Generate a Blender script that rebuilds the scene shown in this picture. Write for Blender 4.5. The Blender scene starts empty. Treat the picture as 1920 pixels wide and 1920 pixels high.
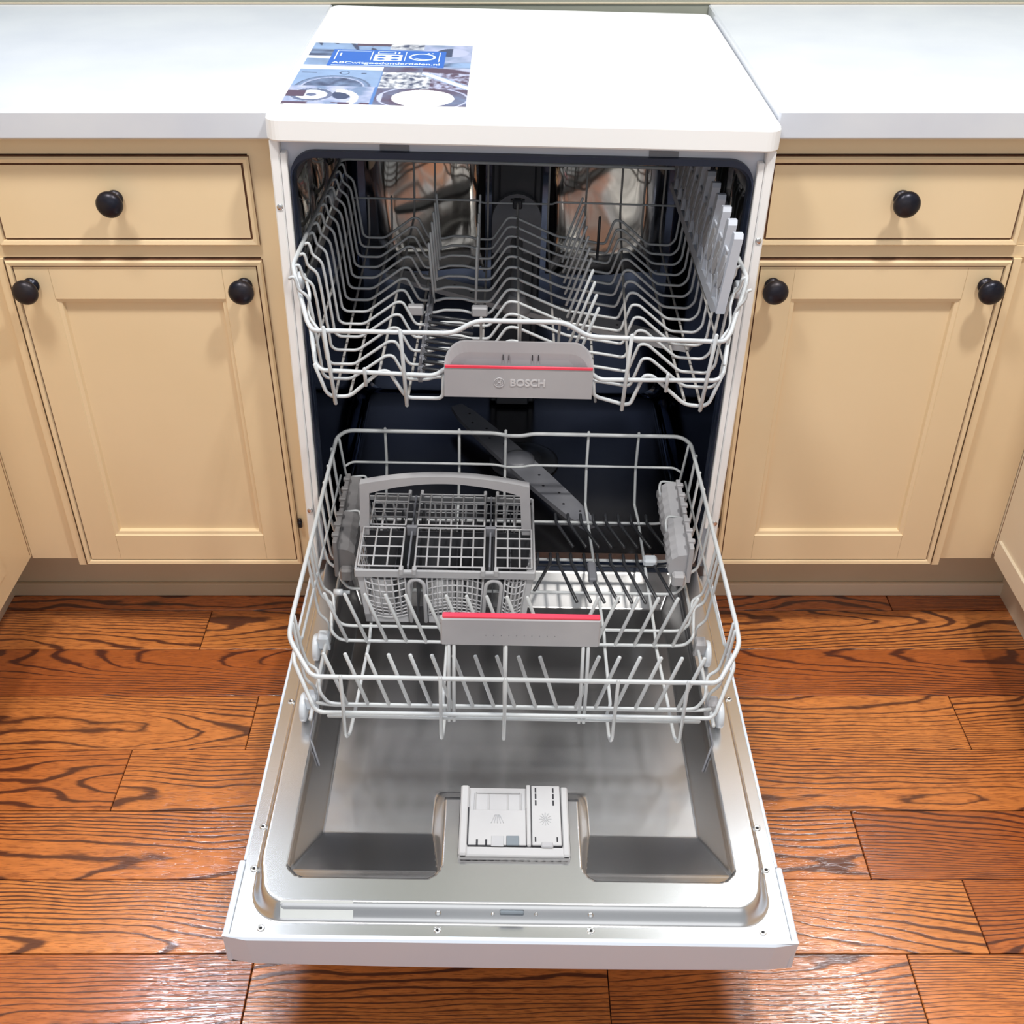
import bpy, math, random
from mathutils import Vector, Matrix
from mathutils.noise import noise as pnoise
random.seed(7)
sc = bpy.context.scene
COL = sc.collection
PI = math.pi

# ---------------------------------------------------------------- camera, light, exposure
cd = bpy.data.cameras.new('camera'); cam = bpy.data.objects.new('camera', cd); COL.objects.link(cam)
cam.location = (0.0047, -1.3326, 1.2340)
cam.rotation_euler = (math.radians(90 - 35.355), 0, 0)
cd.sensor_width = 36; cd.lens = 39.85; cd.clip_start = 0.02
sc.camera = cam

sc.view_settings.view_transform = 'Standard'; sc.view_settings.look = 'None'
sc.view_settings.gamma = 1; sc.view_settings.use_curve_mapping = False
sc.view_settings.exposure = 0.0

w = bpy.data.worlds.new('world'); sc.world = w; w.use_nodes = True
wn = w.node_tree; bgn = wn.nodes['Background']
bgn.inputs[0].default_value = (0.90, 0.95, 1.0, 1); bgn.inputs[1].default_value = 0.45

def area(name, loc, look, sx, sy, power, col, spread=180):
    l = bpy.data.lights.new(name, 'AREA'); l.shape = 'RECTANGLE'; l.size = sx; l.size_y = sy
    l.energy = power; l.color = col; l.spread = math.radians(spread)
    o = bpy.data.objects.new(name, l); COL.objects.link(o); o.location = loc
    o.rotation_euler = (Vector(look) - Vector(loc)).to_track_quat('-Z', 'Y').to_euler()
    return o
# daylight through the two windows over the counter
area('window_light', (-0.98, 0.60, 1.95), (-0.30, -0.8, 0.4), 0.24, 0.62, 12.5, (0.80, 0.86, 1.0), 130)
area('window_light', (1.00, 0.60, 1.95), (0.30, -0.8, 0.4), 0.24, 0.62, 12.5, (0.90, 0.94, 1.0), 130)
# ceiling fittings in front of the cabinets
area('ceiling_light', (-0.60, -0.70, 2.50), (-0.50, -0.2, 0), 0.30, 0.30, 26, (1.0, 0.965, 0.91))
area('ceiling_light', (0.62, -0.70, 2.50), (0.5, -0.2, 0), 0.14, 0.14, 29, (1.0, 0.965, 0.91))
area('front_fill_light', (0.2, -3.4, 1.9), (0, 0.0, 0.5), 3.0, 1.6, 13, (0.96, 0.98, 1.0))  # unseen frontal fill, added behind the camera to brighten the fronts

# ---------------------------------------------------------------- materials
def mat(name, col=(0.8, 0.8, 0.8), rough=0.5, metal=0.0, spec=0.5, coat=0.0):
    m = bpy.data.materials.new(name); m.use_nodes = True
    b = m.node_tree.nodes['Principled BSDF']
    b.inputs['Base Color'].default_value = (*col, 1); b.inputs['Roughness'].default_value = rough
    b.inputs['Metallic'].default_value = metal; b.inputs['Specular IOR Level'].default_value = spec
    b.inputs['Coat Weight'].default_value = coat
    return m
def N(m, t, **kw):
    n = m.node_tree.nodes.new(t)
    for k, v in kw.items():
        setattr(n, k, v)
    return n
def noise_mat(m, c1, c2, scale=(1, 1, 1), ns=8, detail=4, bump=0.0, lo=0.35, hi=0.65, rlo=None, rhi=None, dist=0.001):
    """colour (and roughness / relief) follow a procedural noise"""
    nt = m.node_tree; L = nt.links; b = nt.nodes['Principled BSDF']
    tc = N(m, 'ShaderNodeTexCoord'); mp = N(m, 'ShaderNodeMapping'); mp.inputs['Scale'].default_value = scale
    nz = N(m, 'ShaderNodeTexNoise'); nz.inputs['Scale'].default_value = ns; nz.inputs['Detail'].default_value = detail
    L.new(tc.outputs['Object'], mp.inputs[0]); L.new(mp.outputs[0], nz.inputs['Vector'])
    r = N(m, 'ShaderNodeValToRGB'); r.color_ramp.elements[0].position = lo; r.color_ramp.elements[1].position = hi
    r.color_ramp.elements[0].color = (*c1, 1); r.color_ramp.elements[1].color = (*c2, 1)
    L.new(nz.outputs['Fac'], r.inputs[0]); L.new(r.outputs[0], b.inputs['Base Color'])
    if rlo is not None:
        mr = N(m, 'ShaderNodeMapRange'); mr.inputs['To Min'].default_value = rlo; mr.inputs['To Max'].default_value = rhi
        mr.inputs['From Min'].default_value = 0.2; mr.inputs['From Max'].default_value = 0.8
        L.new(nz.outputs['Fac'], mr.inputs[0]); L.new(mr.outputs[0], b.inputs['Roughness'])
    if bump:
        bp = N(m, 'ShaderNodeBump'); bp.inputs['Strength'].default_value = bump; bp.inputs['Distance'].default_value = dist
        L.new(nz.outputs['Fac'], bp.inputs['Height']); L.new(bp.outputs[0], b.inputs['Normal'])
    return m

WHITE = noise_mat(mat('white_enamel', rough=0.28, spec=0.5), (0.86, 0.87, 0.88), (0.90, 0.90, 0.90), ns=3)
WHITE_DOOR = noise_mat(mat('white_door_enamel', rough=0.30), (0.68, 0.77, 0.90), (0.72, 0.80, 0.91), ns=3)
FRAME = noise_mat(mat('frame_sheet', rough=0.4), (0.56, 0.58, 0.66), (0.64, 0.66, 0.72), ns=6)
STEEL = noise_mat(mat('brushed_steel', rough=0.24, metal=1.0), (0.62, 0.615, 0.62), (0.74, 0.73, 0.725), (1, 1, 1), ns=4, detail=1, lo=0.2, hi=0.8, rlo=0.19, rhi=0.27)
STEEL_TUB = noise_mat(mat('tub_steel', rough=0.12, metal=1.0), (0.065, 0.080, 0.125), (0.115, 0.135, 0.19), (1, 1, 1), ns=4, detail=3, rlo=0.07, rhi=0.16, bump=0.35, dist=0.004)  # steel darkened: the tub's dark reflections are put into the colour
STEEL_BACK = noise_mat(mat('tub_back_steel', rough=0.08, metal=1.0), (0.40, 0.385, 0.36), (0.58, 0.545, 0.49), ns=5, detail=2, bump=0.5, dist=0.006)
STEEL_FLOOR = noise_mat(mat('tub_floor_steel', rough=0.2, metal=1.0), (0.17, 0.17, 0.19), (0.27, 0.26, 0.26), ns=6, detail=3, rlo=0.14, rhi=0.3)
RUBBER = noise_mat(mat('black_rubber', rough=0.45), (0.008, 0.015, 0.036), (0.014, 0.024, 0.055), ns=9)
WIRE = noise_mat(mat('grey_coated_wire', rough=0.32), (0.49, 0.515, 0.54), (0.56, 0.585, 0.60), ns=15)
EMBOSS = noise_mat(mat('raised_lettering', rough=0.35), (0.52, 0.52, 0.54), (0.58, 0.58, 0.60), ns=12)
WIRE_SHADE = noise_mat(mat('shaded_grey_wire', rough=0.4), (0.30, 0.29, 0.285), (0.36, 0.35, 0.34), ns=15)  # same grey wire, darker: shade inside the rack is put into the colour
WIRE_DARK = noise_mat(mat('dark_coated_wire', rough=0.3), (0.020, 0.022, 0.026), (0.04, 0.042, 0.05), ns=15)
PLASTIC = noise_mat(mat('grey_plastic', rough=0.42), (0.36, 0.36, 0.385), (0.41, 0.41, 0.43), ns=12)
PLASTIC_LIGHT = noise_mat(mat('light_grey_plastic', rough=0.4), (0.38, 0.385, 0.41), (0.44, 0.445, 0.465), ns=12)
PLASTIC_MID = noise_mat(mat('mid_grey_plastic', rough=0.4), (0.16, 0.165, 0.19), (0.21, 0.215, 0.24), ns=12)
PLASTIC_DARK = noise_mat(mat('dark_plastic', rough=0.38), (0.035, 0.037, 0.045), (0.055, 0.057, 0.065), ns=12)
PLASTIC_CLIP = noise_mat(mat('taupe_plastic', rough=0.42), (0.15, 0.145, 0.15), (0.20, 0.195, 0.20), ns=18)
SHELF = noise_mat(mat('pale_blue_grey_plastic', rough=0.42), (0.42, 0.45, 0.52), (0.48, 0.51, 0.57), ns=12)
DISP = noise_mat(mat('dispenser_plastic', rough=0.4), (0.43, 0.43, 0.445), (0.49, 0.49, 0.50), ns=12)
RED = noise_mat(mat('red_plastic', rough=0.35), (0.80, 0.045, 0.085), (0.86, 0.06, 0.11), ns=14)
ROLLER = noise_mat(mat('translucent_roller', rough=0.3), (0.55, 0.60, 0.66), (0.62, 0.66, 0.71), ns=12)
LATCH = noise_mat(mat('slate_plastic', rough=0.35), (0.16, 0.19, 0.22), (0.20, 0.23, 0.26), ns=12)
HOLE = noise_mat(mat('dark_opening', rough=0.6), (0.008, 0.008, 0.012), (0.014, 0.014, 0.02), ns=9)
STICKER = noise_mat(mat('blank_sticker', rough=0.5), (0.62, 0.66, 0.66), (0.68, 0.71, 0.71), ns=9)
SCREW = noise_mat(mat('screw_metal', rough=0.25, metal=1.0), (0.6, 0.6, 0.6), (0.75, 0.75, 0.74), ns=30)
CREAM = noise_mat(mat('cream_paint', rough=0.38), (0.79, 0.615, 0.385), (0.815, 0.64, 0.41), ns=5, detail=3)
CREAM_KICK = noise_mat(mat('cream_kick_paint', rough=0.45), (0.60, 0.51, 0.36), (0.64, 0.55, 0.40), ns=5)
CREAM_PALE = noise_mat(mat('pale_cream_paint', rough=0.4), (0.80, 0.70, 0.54), (0.83, 0.73, 0.57), ns=5)
GLAZE = noise_mat(mat('brown_glaze', rough=0.6), (0.15, 0.068, 0.036), (0.22, 0.11, 0.06), ns=40)
SEAM = noise_mat(mat('soft_glaze', rough=0.5), (0.50, 0.36, 0.20), (0.56, 0.41, 0.24), ns=30)
KNOB = noise_mat(mat('oil_rubbed_bronze', rough=0.33, metal=0.55), (0.010, 0.012, 0.024), (0.032, 0.026, 0.030), ns=45, detail=5, rlo=0.25, rhi=0.45)
QUARTZ = noise_mat(mat('white_quartz', rough=0.16, coat=0.3), (0.60, 0.63, 0.70), (0.66, 0.69, 0.74), ns=7, detail=5)
SPLASH = noise_mat(mat('splashback_paint', rough=0.5), (0.25, 0.27, 0.23), (0.32, 0.33, 0.28), ns=4)

def wood_mat():
    m = mat('oak_plank', rough=0.3, coat=0.8); nt = m.node_tree; L = nt.links; b = nt.nodes['Principled BSDF']
    b.inputs['Coat Roughness'].default_value = 0.13
    tc = N(m, 'ShaderNodeTexCoord'); oi = N(m, 'ShaderNodeObjectInfo')
    def M(op, a, bb=None, c=None):
        n = N(m, 'ShaderNodeMath', operation=op)
        for i, x in enumerate((a, bb, c)):
            if x is None: continue
            if isinstance(x, (int, float)): n.inputs[i].default_value = x
            else: L.new(x, n.inputs[i])
        return n.outputs[0]
    sep = N(m, 'ShaderNodeSeparateXYZ'); L.new(tc.outputs['Object'], sep.inputs[0])
    rnd = oi.outputs['Random']
    r2 = M('FRACT', M('MULTIPLY', rnd, 17.37)); r3 = M('FRACT', M('MULTIPLY', rnd, 71.13))
    x = M('ADD', sep.outputs['X'], M('MULTIPLY', rnd, 40.0)); y = sep.outputs['Y']
    cmb = N(m, 'ShaderNodeCombineXYZ'); L.new(M('MULTIPLY', x, 2.6), cmb.inputs[0]); L.new(M('MULTIPLY', y, 9.0), cmb.inputs[1]); L.new(M('MULTIPLY', rnd, 9.0), cmb.inputs[2])
    nz = N(m, 'ShaderNodeTexNoise'); nz.inputs['Scale'].default_value = 1.0; nz.inputs['Detail'].default_value = 2.5; L.new(cmb.outputs[0], nz.inputs['Vector'])
    cmb2 = N(m, 'ShaderNodeCombineXYZ'); L.new(M('MULTIPLY', x, 26.0), cmb2.inputs[0]); L.new(M('MULTIPLY', y, 110.0), cmb2.inputs[1])
    nf = N(m, 'ShaderNodeTexNoise'); nf.inputs['Scale'].default_value = 1.0; nf.inputs['Detail'].default_value = 3; L.new(cmb2.outputs[0], nf.inputs['Vector'])
    # growth ring field: parabolic arches along the board; far offsets give straight grain
    off = M('MULTIPLY_ADD', r2, 0.17, -0.085)
    yo = M('ADD', y, off)
    ring = M('ADD', M('MULTIPLY', M('MULTIPLY', yo, yo), 1150.0), M('MULTIPLY', x, M('MULTIPLY_ADD', r3, 22.0, -11.0)))
    ring = M('ADD', ring, M('MULTIPLY', nz.outputs['Fac'], 8.0))
    ring = M('ADD', ring, M('MULTIPLY', nf.outputs['Fac'], 0.38))
    fr = M('FRACT', ring)
    tri = M('ABSOLUTE', M('SUBTRACT', fr, 0.5))          # 0 in band centre
    # band width varies along the board
    wdt = N(m, 'ShaderNodeMapRange'); L.new(nz.outputs['Fac'], wdt.inputs[0]); wdt.inputs['From Min'].default_value = 0.35; wdt.inputs['From Max'].default_value = 0.65
    wdt.inputs['To Min'].default_value = 0.03; wdt.inputs['To Max'].default_value = 0.17
    band = N(m, 'ShaderNodeMapRange'); band.interpolation_type = 'SMOOTHSTEP'
    L.new(M('SUBTRACT', tri, wdt.outputs[0]), band.inputs[0])
    band.inputs['From Min'].default_value = -0.05; band.inputs['From Max'].default_value = 0.09; band.inputs['To Min'].default_value = 1; band.inputs['To Max'].default_value = 0
    # pores
    cmb3 = N(m, 'ShaderNodeCombineXYZ'); L.new(M('MULTIPLY', x, 60.0), cmb3.inputs[0]); L.new(M('MULTIPLY', y, 520.0), cmb3.inputs[1]); L.new(rnd, cmb3.inputs[2])
    np_ = N(m, 'ShaderNodeTexNoise'); np_.inputs['Scale'].default_value = 1.0; np_.inputs['Detail'].default_value = 2; L.new(cmb3.outputs[0], np_.inputs['Vector'])
    pore = N(m, 'ShaderNodeMapRange'); L.new(np_.outputs['Fac'], pore.inputs[0]); pore.inputs['From Min'].default_value = 0.50; pore.inputs['From Max'].default_value = 0.66
    # base tone per board
    base = N(m, 'ShaderNodeValToRGB'); L.new(r3, base.inputs[0]); e = base.color_ramp.elements
    e[0].color = (0.44, 0.125, 0.032, 1); e[1].color = (0.74, 0.290, 0.080, 1)
    e2 = base.color_ramp.elements.new(0.5); e2.color = (0.62, 0.200, 0.052, 1)
    tone = N(m, 'ShaderNodeMixRGB', blend_type='MULTIPLY'); tone.inputs[0].default_value = 0.55
    tr = N(m, 'ShaderNodeValToRGB'); tr.color_ramp.elements[0].position = 0.3; tr.color_ramp.elements[1].position = 0.7
    tr.color_ramp.elements[0].color = (0.62, 0.55, 0.5, 1); tr.color_ramp.elements[1].color = (1.15, 1.1, 1.0, 1)
    L.new(nf.outputs['Fac'], tr.inputs[0]); L.new(base.outputs[0], tone.inputs[1]); L.new(tr.outputs[0], tone.inputs[2])
    m1 = N(m, 'ShaderNodeMixRGB'); L.new(M('MULTIPLY', pore.outputs[0], 0.55), m1.inputs[0]); L.new(tone.outputs[0], m1.inputs[1]); m1.inputs[2].default_value = (0.20, 0.045, 0.016, 1)
    m2 = N(m, 'ShaderNodeMixRGB'); L.new(M('MULTIPLY', band.outputs[0], 0.90), m2.inputs[0]); L.new(m1.outputs[0], m2.inputs[1]); m2.inputs[2].default_value = (0.060, 0.016, 0.013, 1)
    # small knots
    vr = N(m, 'ShaderNodeTexVoronoi'); vr.inputs['Scale'].default_value = 1.0
    cmb4 = N(m, 'ShaderNodeCombineXYZ'); L.new(M('MULTIPLY', x, 3.2), cmb4.inputs[0]); L.new(M('MULTIPLY', y, 8.0), cmb4.inputs[1]); L.new(M('MULTIPLY', rnd, 30.0), cmb4.inputs[2])
    L.new(cmb4.outputs[0], vr.inputs['Vector'])
    kn = N(m, 'ShaderNodeMapRange'); L.new(M('ADD', vr.outputs['Distance'], M('MULTIPLY', nf.outputs['Fac'], 0.06)), kn.inputs[0]); kn.inputs['From Min'].default_value = 0.06; kn.inputs['From Max'].default_value = 0.11
    kn.inputs['To Min'].default_value = 0.85; kn.inputs['To Max'].default_value = 0
    m3 = N(m, 'ShaderNodeMixRGB'); L.new(kn.outputs[0], m3.inputs[0]); L.new(m2.outputs[0], m3.inputs[1]); m3.inputs[2].default_value = (0.035, 0.012, 0.012, 1)
    L.new(m3.outputs[0], b.inputs['Base Color'])
    bp = N(m, 'ShaderNodeBump'); bp.inputs['Strength'].default_value = 0.35; bp.inputs['Distance'].default_value = 0.0008
    hsum = M('SUBTRACT', M('MULTIPLY', nf.outputs['Fac'], 1.2), M('ADD', M('MULTIPLY', pore.outputs[0], 0.6), M('MULTIPLY', band.outputs[0], 0.6)))
    L.new(hsum, bp.inputs['Height']); L.new(bp.outputs[0], b.inputs['Normal']); L.new(bp.outputs[0], b.inputs['Coat Normal'])
    return m
WOOD = wood_mat()
GAP = noise_mat(mat('dark_floor_joint', rough=0.7), (0.03, 0.010, 0.006), (0.05, 0.018, 0.010), ns=20)

# ---------------------------------------------------------------- mesh helpers
def fillet(pts, r, n=4):
    """round the corners of an open polyline"""
    pts = [Vector(p) for p in pts]
    if len(pts) < 3 or r <= 0: return pts
    out = [pts[0]]
    for i in range(1, len(pts) - 1):
        a, b, c = pts[i - 1], pts[i], pts[i + 1]
        d1 = (a - b); d2 = (c - b); l1 = d1.length; l2 = d2.length
        if l1 < 1e-6 or l2 < 1e-6: continue
        if d1.normalized().dot(d2.normalized()) < -0.995: out.append(b); continue
        rr = min(r, l1 * 0.48, l2 * 0.48)
        p0 = b + d1.normalized() * rr; p1 = b + d2.normalized() * rr
        for k in range(n + 1):
            t = k / n; out.append((1 - t) ** 2 * p0 + 2 * t * (1 - t) * b + t * t * p1)
    out.append(pts[-1]); return out

class MB:
    def __init__(s): s.v = []; s.f = []; s.m = []; s.sm = []
    def add(s, vs, fs, mi=0, smooth=False):
        o = len(s.v); s.v += [tuple(p) for p in vs]
        for f in fs: s.f.append(tuple(o + i for i in f)); s.m.append(mi); s.sm.append(smooth)
        return s
    def box(s, x0, x1, y0, y1, z0, z1, mi=0, b=0.0):
        if b > 0:
            b = min(b, (x1 - x0) * .45, (y1 - y0) * .45, (z1 - z0) * .45)
            X = (x0, x1); Y = (y0, y1); Z = (z0, z1); sg = (1, -1); vs = []; idx = {}
            for i in (0, 1):
                for j in (0, 1):
                    for k in (0, 1):
                        for a in range(3):
                            p = [X[i], Y[j], Z[k]]
                            for q, t in ((0, i), (1, j), (2, k)):
                                if q != a: p[q] += sg[t] * b
                            idx[i, j, k, a] = len(vs); vs.append(p)
            # vertex (.., a): lies on the face plane of axis a
            fs = []
            for a in range(3):
                o1, o2 = [q for q in range(3) if q != a]
                for t in (0, 1):
                    q4 = []
                    for u, v in ((0, 0), (1, 0), (1, 1), (0, 1)):
                        c = [0, 0, 0]; c[a] = t; c[o1] = u; c[o2] = v; q4.append(idx[c[0], c[1], c[2], a])
                    fs.append(q4)
            for a in range(3):      # edges parallel to axis a
                o1, o2 = [q for q in range(3) if q != a]
                for u in (0, 1):
                    for v in (0, 1):
                        c0 = [0, 0, 0]; c1 = [0, 0, 0]; c1[a] = 1; c0[o1] = c1[o1] = u; c0[o2] = c1[o2] = v
                        fs.append([idx[(*c0, o1)], idx[(*c1, o1)], idx[(*c1, o2)], idx[(*c0, o2)]])
            for i in (0, 1):
                for j in (0, 1):
                    for k in (0, 1): fs.append([idx[i, j, k, 0], idx[i, j, k, 1], idx[i, j, k, 2]])
            return s.add(vs, fs, mi)
        vs = [(x0, y0, z0), (x1, y0, z0), (x1, y1, z0), (x0, y1, z0), (x0, y0, z1), (x1, y0, z1), (x1, y1, z1), (x0, y1, z1)]
        return s.add(vs, [(0, 3, 2, 1), (4, 5, 6, 7), (0, 1, 5, 4), (1, 2, 6, 5), (2, 3, 7, 6), (3, 0, 4, 7)], mi)
    def tube(s, pts, r=0.0018, n=7, mi=0, rf=0.0, cap=True, closed=False):
        pts = fillet(pts, rf) if rf else [Vector(p) for p in pts]
        if closed: pts = pts + [pts[0]]
        P = [pts[0]]
        for p in pts[1:]:
            if (p - P[-1]).length > 1e-5: P.append(p)
        pts = P; k = len(pts); rings = []
        t0 = (pts[1] - pts[0]).normalized()
        ref = Vector((0, 0, 1)) if abs(t0.z) < 0.9 else Vector((1, 0, 0))
        nrm = t0.cross(ref).normalized()
        for i in range(k):
            if i == 0: t = t0
            elif i == k - 1: t = (pts[i] - pts[i - 1]).normalized()
            else: t = ((pts[i] - pts[i - 1]).normalized() + (pts[i + 1] - pts[i]).normalized())
            if t.length < 1e-6: t = (pts[i] - pts[i - 1])
            t.normalize(); nrm = (nrm - t * nrm.dot(t))
            if nrm.length < 1e-6: nrm = t.orthogonal()
            nrm.normalize(); bi = t.cross(nrm)
            rings.append([pts[i] + nrm * r * math.cos(2 * PI * j / n) + bi * r * math.sin(2 * PI * j / n) for j in range(n)])
        vs = [p for rg in rings for p in rg]; fs = []
        for i in range(k - 1):
            for j in range(n): fs.append((i * n + j, i * n + (j + 1) % n, (i + 1) * n + (j + 1) % n, (i + 1) * n + j))
        if cap:
            e0 = len(vs); vs.append(pts[0] - t0 * r * 0.8); tl = (pts[-1] - pts[-2]).normalized(); vs.append(pts[-1] + tl * r * 0.8)
            for j in range(n):
                fs.append((e0, (j + 1) % n, j)); fs.append((e0 + 1, (k - 1) * n + j, (k - 1) * n + (j + 1) % n))
        return s.add(vs, fs, mi, True)
    def lathe(s, prof, c=(0, 0, 0), axis=(0, 0, 1), n=20, mi=0, smooth=True):
        """prof: list of (radius, height) along axis"""
        ax = Vector(axis).normalized(); u = ax.orthogonal().normalized(); v = ax.cross(u); c = Vector(c); vs = []; fs = []
        for (r, h) in prof:
            for j in range(n):
                a = 2 * PI * j / n; vs.append(c + ax * h + (u * math.cos(a) + v * math.sin(a)) * max(r, 1e-5))
        for i in range(len(prof) - 1):
            for j in range(n): fs.append((i * n + j, i * n + (j + 1) % n, (i + 1) * n + (j + 1) % n, (i + 1) * n + j))
        fs.append(tuple(range(n))[::-1]); fs.append(tuple((len(prof) - 1) * n + j for j in range(n)))
        return s.add(vs, fs, mi, smooth)
    def prism(s, poly, f0, f1, mi=0):
        """poly: 2D points; f0/f1 map a 2D point to 3D for either end"""
        k = len(poly); vs = [f0(*p) for p in poly] + [f1(*p) for p in poly]
        fs = [tuple(range(k))[::-1], tuple(range(k, 2 * k))] + [(i, (i + 1) % k, k + (i + 1) % k, k + i) for i in range(k)]
        return s.add(vs, fs, mi)
    def build(s, name, mats, parent=None, base=None, smooth_all=False):
        base = Vector(base) if base is not None else (parent_base(parent) if parent else Vector((0, 0, 0)))
        me = bpy.data.meshes.new(name)
        me.from_pydata([tuple(Vector(p) - base) for p in s.v], [], s.f)
        for mm in (mats if isinstance(mats, (list, tuple)) else [mats]): me.materials.append(mm)
        for i, p in enumerate(me.polygons): p.material_index = s.m[i]; p.use_smooth = s.sm[i] or smooth_all
        me.validate(); me.update()
        o = bpy.data.objects.new(name, me); COL.objects.link(o)
        if parent: o.parent = parent; o['_b'] = list(base)
        return o
BASES = {}
def parent_base(o):
    while o.parent: o = o.parent
    return BASES.get(o.name, Vector((0, 0, 0)))
LEAN = Matrix.Rotation(math.radians(1.28), 4, 'Y')       # the machine leans a little on its feet
def tag(o, label=None, cat=None, group=None, kind=None):
    if label: o['label'] = label
    if cat: o['category'] = cat
    if group: o['group'] = group
    if kind: o['kind'] = kind
    return o
def thing(name, base, label, cat, group=None, lean=False):
    o = bpy.data.objects.new(name, None); COL.objects.link(o); o.empty_display_size = 0.05
    b = Vector(base)
    BASES[o.name] = b
    if lean: o.location = LEAN @ b; o.rotation_euler = (0, math.radians(1.28), 0)
    else: o.location = b
    return tag(o, label, cat, group)
def rrect(x0, x1, z0, z1, r, n=6, corners=(1, 1, 1, 1)):
    """rounded rectangle outline, counter-clockwise from bottom-left; corners BL BR TR TL"""
    out = []
    for (cx, cz, a0, on) in ((x0 + r, z0 + r, PI, corners[0]), (x1 - r, z0 + r, 1.5 * PI, corners[1]), (x1 - r, z1 - r, 0, corners[2]), (x0 + r, z1 - r, .5 * PI, corners[3])):
        for k in range(n + 1):
            a = a0 + .5 * PI * k / n
            if on: out.append((cx + r * math.cos(a), cz + r * math.sin(a)))
            else:
                X = x0 if cx == x0 + r and a0 in (PI, .5 * PI) else x1; Z = z0 if a0 in (PI, 1.5 * PI) else z1
                q = k / n
                out.append((X, Z) if k == n // 2 else (X + (cx - X) * (1 - 2 * q if q < .5 else 0) * (0 if (a0 in (PI, 0)) and q < .5 else 1) * 0, Z))
    return out
def text_part(name, body, size, m, parent, mtx, ext=0.0004, off=0.0, align='CENTER', sx=1.0):
    cu = bpy.data.curves.new(name, 'FONT'); cu.body = body; cu.size = size; cu.extrude = ext; cu.offset = off
    cu.align_x = align; cu.align_y = 'CENTER'; cu.resolution_u = 3
    o = bpy.data.objects.new(name, cu); COL.objects.link(o)
    dg = bpy.context.evaluated_depsgraph_get(); me = bpy.data.meshes.new_from_object(o.evaluated_get(dg))
    bpy.data.objects.remove(o); b = parent_base(parent)
    me.transform(Matrix.Translation(-b) @ mtx @ Matrix.Diagonal((sx, 1, 1, 1))); me.materials.clear(); me.materials.append(m)
    o = bpy.data.objects.new(name, me); COL.objects.link(o); o.parent = parent
    return o

# ================================================================= SETTING
# floor: boards run along X; rows and joints as in the room
floor = MB().box(-1.6, 1.6, -1.7, 0.62, -0.03, -0.0045).build('floor', GAP); tag(floor, kind='structure')
rows = [0.34, 0.231, 0.1225, 0.026, -0.079, -0.189, -0.301, -0.413, -0.520, -0.629, -0.738, -0.847, -0.957, -1.066, -1.175, -1.285, -1.394, -1.503]
joints = {1: [-0.9, 0.643], 2: [-0.498, 0.95], 3: [-1.1, 1.25], 4: [-0.383, 0.673], 5: [-0.547, 1.15], 6: [-1.05, 0.469],
          7: [-0.95, 0.586], 8: [-0.307, 0.119, 0.484], 9: [-0.6, 0.35], 10: [-0.2, 0.7], 0: [0.1], 11: [-0.7, 0.5], 12: [0.0], 13: [-0.4, 0.8], 14: [0.3], 15: [-0.8, 0.2], 16: [-0.1]}
SEED_ORDER = 0
for i in range(len(rows) - 1):
    y1, y0 = rows[i], rows[i + 1]
    xs = [-1.55] + joints[i] + [1.55]
    for j in range(len(xs) - 1):
        x0, x1 = xs[j] + .0006, xs[j + 1] - .0006
        cx, cy = (x0 + x1) / 2, (y0 + y1) / 2; hw, hh = (x1 - x0) / 2, (y1 - y0) / 2 - .0006
        dz = random.uniform(-.0003, .0003)
        p = MB().box(-hw, hw, -hh, hh, -0.0045, dz, b=0.0009).build('plank', WOOD)
        p.location = (cx, cy, 0); p.parent = floor
back = MB().box(-1.6, 1.6, 0.623, 0.66, 0, 2.7).build('wall_back', SPLASH); tag(back, kind='structure')

# ================================================================= KITCHEN CABINETS
def ring_panel(mb, x0, x1, z0, z1, rings, mi_center=0, face='-Y', flip=False):
    """nested rectangular profile. rings: (inset, depth(y), material of the ring leading to the next)"""
    loops = []
    for (ins, y, mi) in rings:
        loops.append([(x0 + ins, y, z0 + ins), (x1 - ins, y, z0 + ins), (x1 - ins, y, z1 - ins), (x0 + ins, y, z1 - ins)])
    for i in range(len(rings) - 1):
        a, b = loops[i], loops[i + 1]
        mb.add(a + b, [(k, (k + 1) % 4, 4 + (k + 1) % 4, 4 + k) for k in range(4)], rings[i][2])
    mb.add(loops[-1], [(0, 1, 2, 3)], mi_center)

def knob(parent, x, z, y=0.052):
    mb = MB()
    prof = [(0.0095, 0), (0.0095, 0.0015), (0.0085, 0.003), (0.006, 0.005), (0.0052, 0.009), (0.006, 0.013), (0.010, 0.0155), (0.0138, 0.0175),
            (0.0152, 0.0205), (0.0150, 0.0235), (0.0128, 0.027), (0.0085, 0.0295), (0.0035, 0.0305), (0.0, 0.0306)]
    mb.lathe([(r * 1.10, h * 1.08) for r, h in prof], (x, y, z), (0, -1, 0), 28)
    k = mb.build('knob', KNOB, parent)
    return k

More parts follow.
